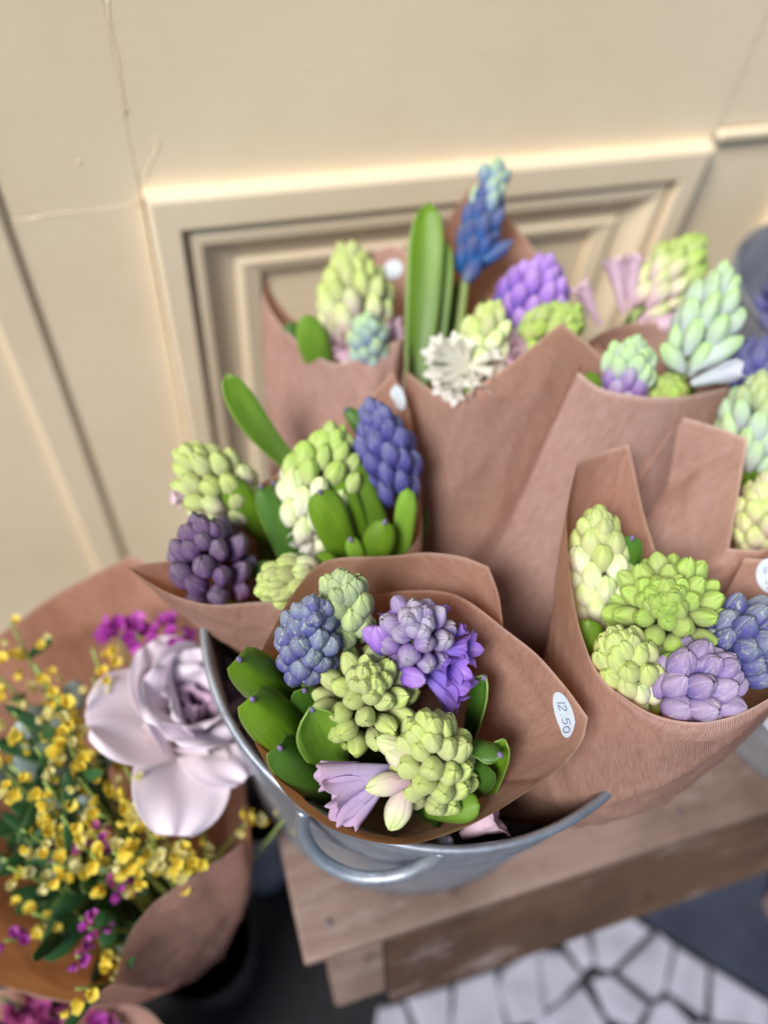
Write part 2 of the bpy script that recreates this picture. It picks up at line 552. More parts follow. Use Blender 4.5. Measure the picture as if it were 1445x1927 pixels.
# ------------------------------------------------------------------ panelled shop front
WY = 0.66
def shopfront():
    root = empty('panelled_shopfront', (0.3, WY, 0), 'cream painted wooden shop front with a moulded square panel behind the flowers', 'shop front')
    m = M['paint']
    d = .03
    fx0, fx1, fz1, fz0 = .0085, .594, .795, .16
    gap = .0004
    B = lambda x0, x1, z0, z1, y=WY, bv=.0009: put('board', box_mesh('board', x0, x1, y, y + d, z0, z1, m, bv, 2), root)
    B(-.106, .0065, .03, .7785)                    # stile beside the panel, lower length
    B(-.106, .0065, .7785 + gap, 3.0)              # stile above the joint
    B(.0065 + gap, .600, fz1 - .01, 3.0)           # rail above the panel
    B(.600 + gap, 2.2, fz1 + .012, 3.0, WY + .001) # right of it
    B(.0065 + gap, .600, .03, fz0 + .01)
    put('joint_filler', box_mesh('joint', .003, .011, WY + .0004, WY + d - .001, .81, 3.0, m, 0), root)
    put('joint_filler', box_mesh('joint', -.100, .002, WY + .0004, WY + d - .001, .770, .788, m, 0), root)
    for path in ([(203, -5), (208, 50), (222, 110), (228, 160), (240, 215)], [(292, 258), (299, 272), (284, 305), (273, 338)], [(60, 412), (110, 402), (170, 398), (262, 384)]):
        put('paint_ridge', tube('paint_ridge', catmull([at_y(x_, y_, WY + .0002) for (x_, y_) in path], 5), .0008, m, 6), root)
    put('plinth', box_mesh('plinth', -2.0, 2.2, WY - .012, WY + d + .01, 0.0, .0285, m, .003), root)
    put('backing_board', box_mesh('backing', -2.0, 2.2, WY + .034, WY + .06, .03, 3.0, m, 0), root)
    # flat pilaster on the left with rounded arris and the groove beside it
    put('groove_strip', box_mesh('groove', -.114, -.105, WY + .0018, WY + d + .002, .03, 3.0, m, 0), root)
    put('pilaster', box_mesh('pilaster', -.151, -.1085, WY - .0045, WY + d, .03, 3.0, m, .006, 4), root)
    put('reveal_board', box_mesh('reveal', -.60, -.1495, WY + .004, WY + d, .03, 3.0, m, .003), root)
    # right side: recessed board, vertical bead and ledge
    put('recessed_board', box_mesh('recess', .602, .726, WY + .003, WY + d + .003, .03, fz1 - .004, m, .002), root)
    put('vertical_bead', box_mesh('bead', .728, .748, WY - .010, WY + d, .03, fz1 - .004, m, .006, 4), root)
    put('recessed_board', box_mesh('recess2', .750, 2.2, WY + .002, WY + d + .003, .03, fz1 - .004, m, .002), root)
    put('ledge', box_mesh('ledge', .602, 2.2, WY - .006, WY + d, fz1 - .002, fz1 + .010, m, .004, 3), root)
    # mitred mouldings: (inset across, inset down, depth towards the street)
    groups = [
        ('outer_moulding', [(0, 0, -.004), (0, 0, .010), (.0015, .002, .0145), (.0045, .0055, .0165), (.026, .033, .0165), (.0275, .035, .0155), (.0285, .0365, .004)]),
        ('bead_moulding', [(.0286, .0366, .002), (.033, .0405, .0035), (.0345, .043, .0085), (.038, .047, .0105), (.044, .055, .0100), (.049, .060, .006), (.056, .067, .0005), (.064, .075, -.003), (.074, .0835, -.004)]),
        ('inner_moulding', [(.0741, .0836, -.006), (.078, .086, -.001), (.083, .0895, .0005), (.090, .094, -.001), (.0965, .099, -.002), (.101, .1025, -.003), (.1025, .104, -.014)]),
    ]
    for nm, prof in groups:
        for side in range(4):
            verts, faces = [], []
            n = len(prof)
            for e in range(2):
                for (h, v, y) in prof:
                    xl, xr, zt, zb = fx0 + h, fx1 - h, fz1 - v, fz0 + v
                    c = [(xl, zt), (xr, zt), (xr, zb), (xl, zb)]
                    x, z = c[(side + e) % 4]
                    verts.append(Vector((x, WY - y, z)))
            for i in range(n - 1):
                faces.append((i, i + 1, n + i + 1, n + i))
            o = put(nm, mesh_of(nm, verts, faces, m), root)
            mod = o.modifiers.new('edge', 'EDGE_SPLIT'); mod.split_angle = math.radians(22)
    h, v = .104, .1055
    put('panel', box_mesh('panel', fx0 + h + .001, fx1 - h - .001, WY + .010, WY + .030, fz0 + v, fz1 - v - .0015, m, .001), root)
    # small blisters of paint
    for (px, py, r) in [(1247, 232, .0022), (1142, 384, .0022), (1268, 296, .0018), (150, 305, .002)]:
        p = at_y(px, py, WY - (.0072 if py == 384 else .0165 if py == 296 else 0))
        verts, faces = [], []
        for i in range(5):
            for k in range(10):
                th = k * math.tau / 10
                rr = r * math.sin(i / 4 * math.pi / 2) * (1 + .2 * math.sin(k * 2.3))
                verts.append(Vector((p.x + rr * math.cos(th), p.y - r * .35 * math.cos(i / 4 * math.pi / 2), p.z + rr * math.sin(th))))
        put('paint_blister', mesh_of('blister', verts, [(i * 10 + k, i * 10 + (k + 1) % 10, (i + 1) * 10 + (k + 1) % 10, (i + 1) * 10 + k) for i in range(4) for k in range(10)], m), root)
    for o in list(root.children):            # parts above were laid out in world coordinates
        pass
shopfront()

# ------------------------------------------------------------------ wooden stool
TZ = 0.45
def stool():
    root = empty('wooden_stool', (.36, .27, 0), 'weathered wooden plank stool under the zinc bucket', 'stool')
    yb = .0755
    for i in range(3):
        y0 = yb + i * .137
        put('plank', box_mesh('plank', .0158 + ru(-.001, .002), .755, y0, y0 + .1355, TZ - .024, TZ - ru(0, .0006), M['wood'], .003, 3), root)
    # sloping apron of dark wood below the front edge and its corner block
    def slanted(x0, x1, ya, za, yb_, zb, t, mat, name):
        bm = bmesh.new()
        prof = [(ya, za), (yb_, zb), (yb_ + t, zb), (ya + t, za)]
        vs = [[bm.verts.new((x, y, z)) for (y, z) in prof] for x in (x0, x1)]
        bm.faces.new(vs[0]); bm.faces.new(list(reversed(vs[1])))
        for i in range(4):
            j = (i + 1) % 4
            bm.faces.new((vs[0][i], vs[1][i], vs[1][j], vs[0][j]))
        bmesh.ops.recalc_face_normals(bm, faces=list(bm.faces))
        bmesh.ops.bevel(bm, geom=list(bm.edges), offset=.002, segments=2, affect='EDGES')
        me = bpy.data.meshes.new(name); bm.to_mesh(me); bm.free()
        me.materials.append(mat)
        put(name, me, root)
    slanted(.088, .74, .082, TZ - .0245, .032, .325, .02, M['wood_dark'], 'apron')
    slanted(.037, .087, .079, TZ - .0245, .044, .335, .03, M['wood'], 'corner_block')
    slanted(.675, .725, .060, TZ - .13, -.02, .002, .03, M['wood'], 'leg')
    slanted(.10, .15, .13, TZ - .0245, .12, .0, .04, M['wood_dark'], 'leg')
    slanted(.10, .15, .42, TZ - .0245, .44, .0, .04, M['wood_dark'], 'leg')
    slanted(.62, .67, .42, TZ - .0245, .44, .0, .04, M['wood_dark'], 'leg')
    c = at_z(619, 1737, TZ)
    put('nail_head', lathe('nail', [(.0001, TZ + .0012), (.0028, TZ + .001), (.0036, TZ + .0002), (.0036, TZ - .002)], (c.x, c.y), M['nail'], 14), root)
    c = at_z(1277, 1530, TZ)
    put('nail_head', lathe('nail', [(.0001, TZ + .0012), (.0028, TZ + .001), (.0036, TZ + .0002), (.0036, TZ - .002)], (c.x, c.y), M['nail'], 14), root)
stool()

# ------------------------------------------------------------------ buckets
BC = (.159, .249)
RZ = .69
def bucket(name, c, r0, r1, z0, z1, label, handles, mat, group=None):
    root = empty(name, (c[0], c[1], z0), label, 'bucket', group)
    t = .0016
    prof = [(0.002, z0 + .012), (r0 - .004, z0 + .012), (r0 - t, z0 + .02)]
    body = [(.002, z0 + .010), (r0 - .002, z0 + .010), (r0, z0 + .0005), (r0 + .002, z0 + .001)]
    H = z1 - z0
    for f in (.1, .3, .5, .66, .70, .72, .74, .78, .9, .985):
        ridge = .0022 if f in (.72,) else .0
        body.append((r0 + (r1 - r0) * f + ridge, z0 + H * f))
    inner = [(r1 - .003, z1 - .002), (r0 + (r1 - r0) * .5 - .003, z0 + H * .5), (r0 - .003, z0 + .0125), (.002, z0 + .012)]
    put('body', lathe('body', body + inner, c, mat), root)
    rim = [(r1 + .0032 * math.cos(a * math.tau / 10), z1 + .0032 * math.sin(a * math.tau / 10)) for a in range(11)]
    put('rim', lathe('rim', rim, c, mat, 96), root)
    for pts in handles:
        hd = put('handle', tube('handle', catmull(pts, 6), .0048, mat, 10), root)
        for p in (pts[0], pts[-1]):
            a = Vector((p.x - c[0], p.y - c[1], 0)).normalized()
            W = Matrix.Translation(p - Vector(root.location))
            bm = bmesh.new()
            bmesh.ops.create_uvsphere(bm, u_segments=12, v_segments=8, radius=.0075)
            for v in bm.verts: v.co = p - a * .003 + Vector((v.co.x, v.co.y, v.co.z * 1.3))
            me = bpy.data.meshes.new('lug'); bm.to_mesh(me); bm.free(); me.materials.append(mat)
            me.polygons.foreach_set('use_smooth', [True] * len(me.polygons))
            sub('handle_lug', me, hd)
    return root
hp = [at(572, 1522, .4915), at(570, 1565, .500), at(598, 1612, .508), at(650, 1644, .512), at(705, 1653, .512), at(762, 1644, .508), at(806, 1622, .500), at(832, 1598, .4905)]
def mirror(p):    # the second handle, opposite
    return Vector((2 * BC[0] - p.x, 2 * BC[1] - p.y, p.z))
bucket('zinc_bucket', BC, .153, .171, TZ + .0005, RZ, 'round galvanised zinc bucket with wire handles holding the hyacinth bouquets', [hp, [mirror(p) for p in hp]], M['zinc'])
RB = (.668, .445)
bucket('zinc_bucket', RB, .095, .128, 0.0, .745, 'tall dark bucket standing on the ground beside the right trim of the shop front', [], M['dark_zinc'])

# ------------------------------------------------------------------ paper wraps
PAPER_BVH = {}
# tint per sheet; the darker back centre one has its shade painted in
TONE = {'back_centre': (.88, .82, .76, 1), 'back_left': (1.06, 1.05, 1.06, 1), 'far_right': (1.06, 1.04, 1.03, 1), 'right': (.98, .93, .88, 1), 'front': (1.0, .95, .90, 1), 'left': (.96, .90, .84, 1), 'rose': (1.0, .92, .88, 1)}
NECK = {}
def wrap(key, label, rim, neck, rn=.022, bulge=.006, crease=.0016, grp='kraft paper bouquet wraps', seed=0, foot=None, belly=(0, 0, 0)):
    """rim: (px, py, depth[, 's' = sharp corner]); the sheet runs from the rim down to a gathered neck"""
    P = [at(*r[:3]) for r in rim]
    sharp = [len(r) > 3 for r in rim]
    pts, i = [], 0
    start = 0
    for k in range(1, len(P)):
        if sharp[k] or k == len(P) - 1:
            seg = catmull(P[start:k + 1], 10)
            pts += seg if not pts else seg[1:]
            start = k
    neck = Vector(neck)
    NECK[key] = neck
    axis = (sum(pts, Vector()) / len(pts) - neck).normalized()
    e1 = axis.orthogonal().normalized()
    e2 = axis.cross(e1)
    n = len(pts)
    rows = 40
    verts, uvs = [], []
    L = [0.0]
    for a, b in zip(pts, pts[1:]): L.append(L[-1] + (b - a).length)
    root = empty('paper_wrap', neck, label, 'paper wrap', grp)
    for i, p in enumerate(pts):
        s = i / (n - 1)
        r = p - neck
        x, y = r.dot(e1), r.dot(e2)
        hl = math.hypot(x, y)
        rr = rn * (1 + .35 * s)
        q = neck + (e1 * x + e2 * y) / hl * rr
        out = (e1 * x + e2 * y) / hl
        ln = (p - q).length
        for j in range(rows + 1):
            t = j / rows
            pos = p.lerp(q, t) + (out * bulge + Vector(belly)) * math.sin(math.pi * t)
            amp = crease * (1 - .6 * t) * smooth(0, .12, t + .05)
            f = noise.noise(Vector((L[i] * 22 + seed * 7.3, t * 1.5, seed))) * 1.7 + noise.noise(Vector((L[i] * 60 + seed, t * 4.5, seed + 5))) * .55
            rg = (1 - abs(noise.noise(Vector((L[i] * 11 + t * 2.2 + seed * 3.1, t * 2.6 - L[i] * 3, seed + 9))))) ** 9 + .7 * (1 - abs(noise.noise(Vector((L[i] * 7 - t * 3.5, t * 2 + seed, seed + 19))))) ** 12
            pos = pos + out * (f * amp + rg * .0022 * smooth(0, .1, t))
            verts.append(pos - neck)
            uvs.append((L[i] * 1.0 * (1 - .35 * t), ln * t))
    # tail of the sheet below the neck
    faces = grid_faces(n, rows + 1)
    me = mesh_of('paper_sheet', verts, faces, M['paper'], uvs)
    o = bpy.data.objects.new('paper_sheet', me)
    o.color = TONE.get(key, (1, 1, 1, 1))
    col.objects.link(o); o.parent = root
    PAPER_BVH[key] = (BVHTree.FromPolygons([v + neck for v in verts], faces), root, o)
    # gathered tail standing in the vessel
    if foot is not None:
        foot = Vector(foot)
        vs, us = [], []
        nn = 28
        for k in range(nn + 1):
            th = k / nn * math.tau
            for j in range(9):
                t = j / 8
                c = neck.lerp(foot, t)
                rr = rn * (1.0 - .25 * math.sin(math.pi * min(1, t * 1.4)) + .12 * math.sin(th * 5 + seed))
                vs.append(c + (e1 * math.cos(th) + e2 * math.sin(th)) * rr - neck)
                us.append((th * .02, .3 + t * .15))
        t_ = mesh_of('paper_tail', vs, grid_faces(nn + 1, 9), M['paper'], us)
        oo = bpy.data.objects.new('paper_tail', t_)
        col.objects.link(oo); oo.parent = root
    return root

BZ = TZ + .0135
wrap('front', 'kraft paper wrap with readable price label, resting on the front rim of the bucket', [
    (690, 1122, .507), (760, 1112, .503), (830, 1113, .498), (885, 1134, .492), (942, 1177, .485), (1005, 1227, .474), (1060, 1287, .458), (1106, 1350, .445, 's'),
    (1090, 1402, .445), (1040, 1456, .448), (960, 1510, .453), (880, 1556, .452), (800, 1584, .449), (735, 1589, .448),
    (660, 1574, .450), (600, 1545, .453), (540, 1496, .457), (494, 1425, .463), (465, 1345, .467), (478, 1262, .474), (515, 1180, .484),
    (556, 1110, .494), (598, 1064, .502), (645, 1049, .507), (735, 1047, .511), (805, 1040, .512), (870, 1047, .511), (919, 1066, .507, 's'), (938, 1122, .500), (947, 1186, .492)],
    (.110, .180, .585), .02, .002, .0012, seed=1, foot=(.11, .20, BZ))
wrap('left', 'kraft paper wrap with a long pointed corner over the left bucket rim', [
    (768, 775, .585), (785, 880, .572), (792, 985, .560), (765, 1040, .552), (690, 1090, .540), (600, 1118, .535), (545, 1130, .533), (470, 1134, .530), (400, 1138, .527), (335, 1123, .524), (290, 1102, .521), (240, 1068, .516, 's'),
    (275, 1060, .525), (340, 1050, .543), (400, 1010, .560), (460, 930, .580), (540, 880, .597), (630, 810, .607), (700, 742, .605), (740, 699, .602, 's'), (770, 776, .592), (782, 860, .58)],
    (.095, .245, .595), .02, .008, .0014, seed=2, foot=(.10, .25, BZ))
wrap('back_left', 'pleated kraft paper wrap leaning on the moulded panel around the pink and green hyacinth', [
    (712, 480, .735), (695, 545, .735), (640, 605, .73), (575, 612, .72), (520, 565, .71), (495, 516, .70, 's'), (500, 560, .69), (520, 600, .68), (545, 630, .67), (583, 660, .66), (626, 683, .652), (676, 672, .648), (727, 650, .648), (764, 627, .655), (775, 560, .69), (772, 474, .728, 's'), (735, 462, .735), (705, 472, .735)],
    (.085, .325, .62), .022, .006, .0034, seed=3, foot=(.10, .31, BZ))
wrap('back_centre', 'broad kraft paper wrap dipping to a deep V in front of the white open hyacinth', [
    (1055, 640, .64), (1045, 560, .665), (1010, 480, .69), (955, 410, .705), (885, 352, .715, 's'), (838, 426, .70), (800, 540, .67), (775, 640, .645), (767, 700, .62, 's'), (800, 726, .605), (850, 758, .595, 's'), (905, 722, .588), (980, 668, .58), (1055, 607, .575, 's'), (1098, 640, .583), (1145, 680, .595), (1120, 640, .625)],
    (.180, .285, .570), .038, .000, .0018, seed=4, foot=(.18, .29, BZ), belly=(.000, -.010, -.012))
wrap('back_right', 'kraft paper wrap with a straight upper edge in front of the tall pale green hyacinth', [
    (1368, 728, .600, 's'), (1285, 746, .580), (1200, 745, .572), (1130, 730, .574), (1088, 700, .580, 's'), (1110, 640, .61), (1180, 610, .64), (1270, 610, .65), (1340, 660, .63), (1372, 732, .606), (1364, 800, .60)],
    (.220, .255, .570), .045, .004, .0012, seed=5, foot=(.21, .27, BZ), belly=(-.010, -.026, -.004))
wrap('right', 'kraft paper wrap in front at the right, its lower edge folded into a hem', [
    (1240, 1060, .520), (1212, 970, .528), (1196, 900, .534), (1181, 835, .538, 's'), (1130, 851, .532), (1086, 868, .522, 's'), (1074, 920, .512), (1066, 985, .502), (1072, 1080, .488), (1090, 1180, .475), (1120, 1258, .465), (1165, 1306, .458),
    (1225, 1342, .452), (1295, 1358, .449), (1350, 1354, .449), (1400, 1338, .452), (1450, 1312, .456), (1520, 1260, .465), (1560, 1180, .48), (1560, 1100, .50), (1500, 1060, .515), (1400, 1050, .522)],
    (.196, .140, .560), .022, .000, .0014, seed=6, foot=(.19, .17, BZ), belly=(.006, -.026, -.006))
wrap('far_right', 'kraft paper wrap with a tall square-cut flap rising beside the pale hyacinths', [
    (1203, 905, .575), (1245, 842, .578), (1285, 785, .580, 's'), (1345, 803, .574), (1406, 825, .568, 's'), (1390, 925, .556), (1371, 1033, .543, 's'), (1410, 1036, .537), (1460, 1030, .534), (1540, 1000, .54), (1600, 900, .57), (1580, 780, .61), (1480, 750, .625), (1380, 800, .615), (1300, 840, .60)],
    (.262, .245, .600), .022, .010, .0012, seed=7, foot=(.24, .25, BZ))
# folded hem of the right wrap
def hem():
    root = PAPER_BVH['right'][1]
    up = [(1150, 1296, .4575), (1225, 1343, .4505), (1295, 1359, .4475), (1350, 1355, .4475), (1400, 1339, .4505), (1450, 1312, .455)]
    lo = [(1165, 1325, .4575), (1215, 1366, .4525), (1270, 1390, .4500), (1340, 1394, .4495), (1395, 1372, .4515), (1450, 1330, .456)]
    A = catmull([at(*p) for p in up], 8)
    Bq = catmull([at(*p) for p in lo], 8)
    verts, uvs = [], []
    s = 0
    for i, (a, b) in enumerate(zip(A, Bq)):
        if i: s += (A[i] - A[i - 1]).length
        for j in range(6):
            t = j / 5
            verts.append(a.lerp(b, t) - FWD * .0022 * math.sin(math.pi * t) - Vector(root.location))
            uvs.append((s, t * .02))
    o = bpy.data.objects.new('folded_hem', mesh_of('hem', verts, grid_faces(len(A), 6), M['paper'], uvs))
    col.objects.link(o); o.parent = root
hem()
wrap('rose', 'large kraft paper wrap around the pink rose and yellow sprigs, left of the bucket', [
    (470, 1520, .60), (452, 1588, .600), (380, 1638, .598), (300, 1692, .592), (242, 1760, .585), (217, 1848, .576, 's'), (150, 1884, .575), (60, 1866, .58), (-20, 1846, .585), (-110, 1790, .59), (-190, 1600, .61), (-170, 1400, .64), (-70, 1250, .66), (40, 1165, .672), (140, 1098, .68), (246, 1046, .685, 's'), (330, 1090, .672), (400, 1180, .655), (440, 1300, .64)],
    (-.082, .150, .25), .03, .012, .0030, seed=8)
wrap('low', 'low kraft paper wrap around the dark crimson flowers beneath the rose bouquet', [
    (330, 1960, .66), (280, 1905, .67), (225, 1888, .68), (130, 1875, .69), (30, 1860, .70), (-60, 1880, .70), (-120, 1980, .68), (-80, 2100, .65), (80, 2160, .64), (260, 2100, .64), (330, 1965, .66)],
    (-.20, .04, .20), .03, .006, .0030, seed=9)

# labels stuck on the paper, with handwriting
GLYPH = {
    '1': [[(.3, 0), (.3, 1)]],
    '2': [[(.05, .75), (.2, .97), (.45, .95), (.55, .72), (.3, .35), (.05, .03), (.62, .05)]],
    '.': [[(.2, .02), (.24, .08)]],
    '5': [[(.6, .98), (.15, .95), (.12, .58), (.4, .62), (.58, .38), (.45, .06), (.08, .06)]],
    '0': [[(.3, .98), (.08, .7), (.1, .25), (.32, .02), (.55, .3), (.52, .75), (.3, .98)]],
}
def sticker(key, px, py, half_a, half_b, ang, text=None, th=None):
    bvh, root, sheet = PAPER_BVH[key]
    d = ray(px, py).normalized()
    loc, nrm, _, _ = bvh.ray_cast(CAM, d)
    if loc is None: 
        print('sticker missed', key); return
    if nrm.dot(d) > 0: nrm = -nrm
    # long axis: picture direction at angle ang (0 = right, 90 = down) laid into the paper
    r2 = ray(px + math.cos(math.radians(ang)) * 10, py + math.sin(math.radians(ang)) * 10)
    k = (loc - CAM).dot(nrm) / r2.dot(nrm)
    u = (CAM + r2 * k - loc).normalized()
    v = nrm.cross(u)
    def on(a, b, lift):
        p = loc + u * a + v * b
        h = bvh.ray_cast(p + nrm * .01, -nrm, .02)
        q = h[0] if h[0] is not None else p
        return q + nrm * lift
    verts = [on(0, 0, .0007)]
    nr, ns = 6, 40
    for i in range(1, nr + 1):
        for k in range(ns):
            t = k / ns * math.tau
            verts.append(on(half_a * i / nr * math.cos(t), half_b * i / nr * math.sin(t), .0007))
    faces = [(0, 1 + k, 1 + (k + 1) % ns) for k in range(ns)]
    for i in range(nr - 1):
        for k in range(ns):
            a = 1 + i * ns + k; b = 1 + i * ns + (k + 1) % ns
            faces.append((a, a + ns, b + ns, b))
    rl = Vector(root.location)
    o = bpy.data.objects.new('price_label', mesh_of('price_label', [q - rl for q in verts], faces, M['sticker']))
    col.objects.link(o); o.parent = root
    if text:
        H = half_b * .72
        wch = [.5 if c in '1.' else .8 for c in text]
        tot = sum(wch) * H * .95
        x = -tot / 2 + half_a * .12
        sgn = -1 if True else 1
        for ci, c in enumerate(text):
            vs, fs = [], []
            for st in GLYPH[c]:
                P = [Vector((q[0], q[1], 0)) for q in st]
                P = catmull(P, 5) if len(P) > 3 else catmull(P, 3)
                base = len(vs)
                for i2, q in enumerate(P):
                    tt = (P[min(i2 + 1, len(P) - 1)] - P[max(0, i2 - 1)]).normalized()
                    nn = Vector((-tt.y, tt.x, 0))
                    for s_ in (-1, 1):
                        qq = q + nn * .04 * s_
                        vs.append(on(x + qq.x * H, TEXT_SIGN * (qq.y - .45) * H * 1.15, .0011) - rl)
                    if i2: fs.append((base + 2 * i2 - 2, base + 2 * i2 - 1, base + 2 * i2 + 1, base + 2 * i2))
            sub('digit' if c != '.' else 'decimal_point', mesh_of('digit', vs, fs, M['ink']), o)
            x += wch[ci] * H * .95
TEXT_SIGN = 1
sticker('front', 1063, 1343, .0135, .0088, 77, '12.50')
sticker('left', 751, 748, .0105, .0085, 65)
sticker('back_left', 740, 508, .0095, .0095, 90)
sticker('right', 1447, 1083, .0125, .0085, 80, '12.50')

# ------------------------------------------------------------------ flower pieces
def shell_bud(variant, closed=True):
    """a closed hyacinth bud of six overlapping tepals, unit length along z, radius about .5"""
    R = random.Random(100 + variant)
    verts, faces, uvs = [], [], []
    NA, NT = 11, 11
    bend = R.uniform(-.10, .10); bend2 = R.uniform(-.10, .10)
    sq = R.uniform(.86, 1.0); fac = R.uniform(.02, .055); fph = R.uniform(0, 6)
    for ring in (0, 1):
        for k in range(3):
            c = math.radians(120 * k + 60 * ring + R.uniform(-8, 8))
            span = math.radians(70 if ring == 0 else 56)
            tlt = R.uniform(.05, .10)
            top = R.uniform(.955, 1.03) if ring == 0 else .955
            base = len(verts)
            for i in range(NA):
                a = -1 + 2 * i / (NA - 1)
                for j in range(NT):
                    t = j / (NT - 1)
                    tt = t ** .9
                    # outline of the bud
                    if tt < .50: pr = .36 + .64 * math.sin(tt / .50 * math.pi / 2) ** .85
                    else: pr = max(.0, 1 - ((tt - .50) / .50) ** 2.1) ** .72
                    pr = max(pr, .09 if ring == 0 else .0)
                    r = .5 * pr
                    narrow = 1 - .18 * smooth(.75, 1, tt)
                    r *= (1.0 if ring == 0 else .93)
                    r *= 1 + tlt * a * min(1, pr * 1.5) + .16 * max(0, 1 - abs(a)) ** 1.3 * smooth(.1, .6, tt) - .03 - .13 * smooth(.62, 1, abs(a)) * smooth(.15, .5, tt) + fac * math.cos(4 * (c + a * span) + fph) * smooth(.2, .6, tt)
                    # the tip of each tepal is a little hooded
                    r += .05 * smooth(.72, .9, tt) * (1 - smooth(.9, 1, tt)) * (1 - abs(a)) * (1 if ring == 0 else .3)
                    th = c + a * span * narrow
                    z = tt * top - .035 * abs(a) ** 2 * smooth(.5, 1, tt)
                    x, y = r * math.cos(th), r * math.sin(th) * sq
                    verts.append(Vector((x + bend * tt * tt, y + bend2 * tt * tt, z)))
                    uvs.append(((a + 1) / 2, tt))
            faces += [tuple(base + q for q in f) for f in grid_faces(NA, NT)]
    return verts, faces, uvs
BUDS = {}
def bud_mesh(variant, scheme):
    k = (variant, scheme)
    if k not in BUDS:
        v, f, u = shell_bud(variant)
        BUDS[k] = mesh_of('bud_' + scheme, v, f, BUD[scheme], u)
    return BUDS[k]
FLO = {}
def floret_meshes(style, petal):
    """tube and one petal of an open floret, unit length along z. style: how far the petals spread"""
    k = (style, petal)
    if k in FLO: return FLO[k]
    spread, curl = {'shut': (.06, .0), 'half': (.20, .08), 'open': (.36, .16)}[style]
    vs, us = [], []
    N, T = 18, 7
    for i in range(N):
        th = i / N * math.tau
        for j in range(T):
            t = j / (T - 1)
            r = .085 + .085 * math.sin(t * 1.4) + .03 * t
            r *= 1 + .06 * math.cos(th * 6)
            vs.append(Vector((r * math.cos(th), r * math.sin(th), t * .55))); us.append((.5 + .4 * math.sin(th * 3), t * .5))
    tb = mesh_of('floret_tube', vs, grid_faces(N, T, True), PET[petal], us)
    vs, us = [], []
    NA, T = 7, 11
    for i in range(NA):
        a = -1 + 2 * i / (NA - 1)
        for j in range(T):
            t = j / (T - 1)
            wd = .155 * (.75 + .6 * math.sin(math.pi * min(1, t * .9 + .05))) * (max(0, 1 - max(0, (t - .70) / .31) ** 3.0)) ** .5
            wd = max(wd, .012)
            r = .185 + spread * t ** 1.5 + (.12 if style != 'shut' else .03) * t ** 5
            z = .48 + .52 * t - curl * t ** 3
            cup = -.32 * wd * a * a - .03 * (1 - a * a) * math.sin(math.pi * t) * 0
            keel = .018 * (1 - abs(a)) ** 2
            vs.append(Vector((r + cup + keel, a * wd, z))); us.append(((a + 1) / 2, .3 + .7 * t))
    pt = mesh_of('floret_petal', vs, grid_faces(NA, T), PET[petal], us)
    FLO[k] = (tb, pt)
    return FLO[k]

def frame_to(p, d, roll, sx, sz):
    q = d.to_track_quat('Z', 'Y').to_matrix().to_4x4()
    return Matrix.Translation(p) @ q @ Matrix.Rotation(roll, 4, 'Z') @ Matrix.Diagonal((sx, sx, sz, 1))
def add_bud(root, p, d, wdt, ln, scheme):
    return put('bud', bud_mesh(random.randrange(7), scheme), root, frame_to(p, d.normalized(), ru(0, 6.28), wdt, ln))
def add_floret(root, p, tip, petal, style='half', fat=1.0):
    d = tip - p
    ln = d.length
    tb, pt = floret_meshes(style, petal)
    f = put('floret', tb, root, frame_to(p, d / ln, ru(0, 6.28), ln * fat, ln))
    for k in range(6):
        sub('petal', pt, f, Matrix.Rotation(k * math.tau / 6 + ru(-.12, .12), 4, 'Z') @ Matrix.Rotation(ru(-.07, .07), 4, 'Y') @ Matrix.Scale(1 - .06 * (k % 2), 4))
    return f

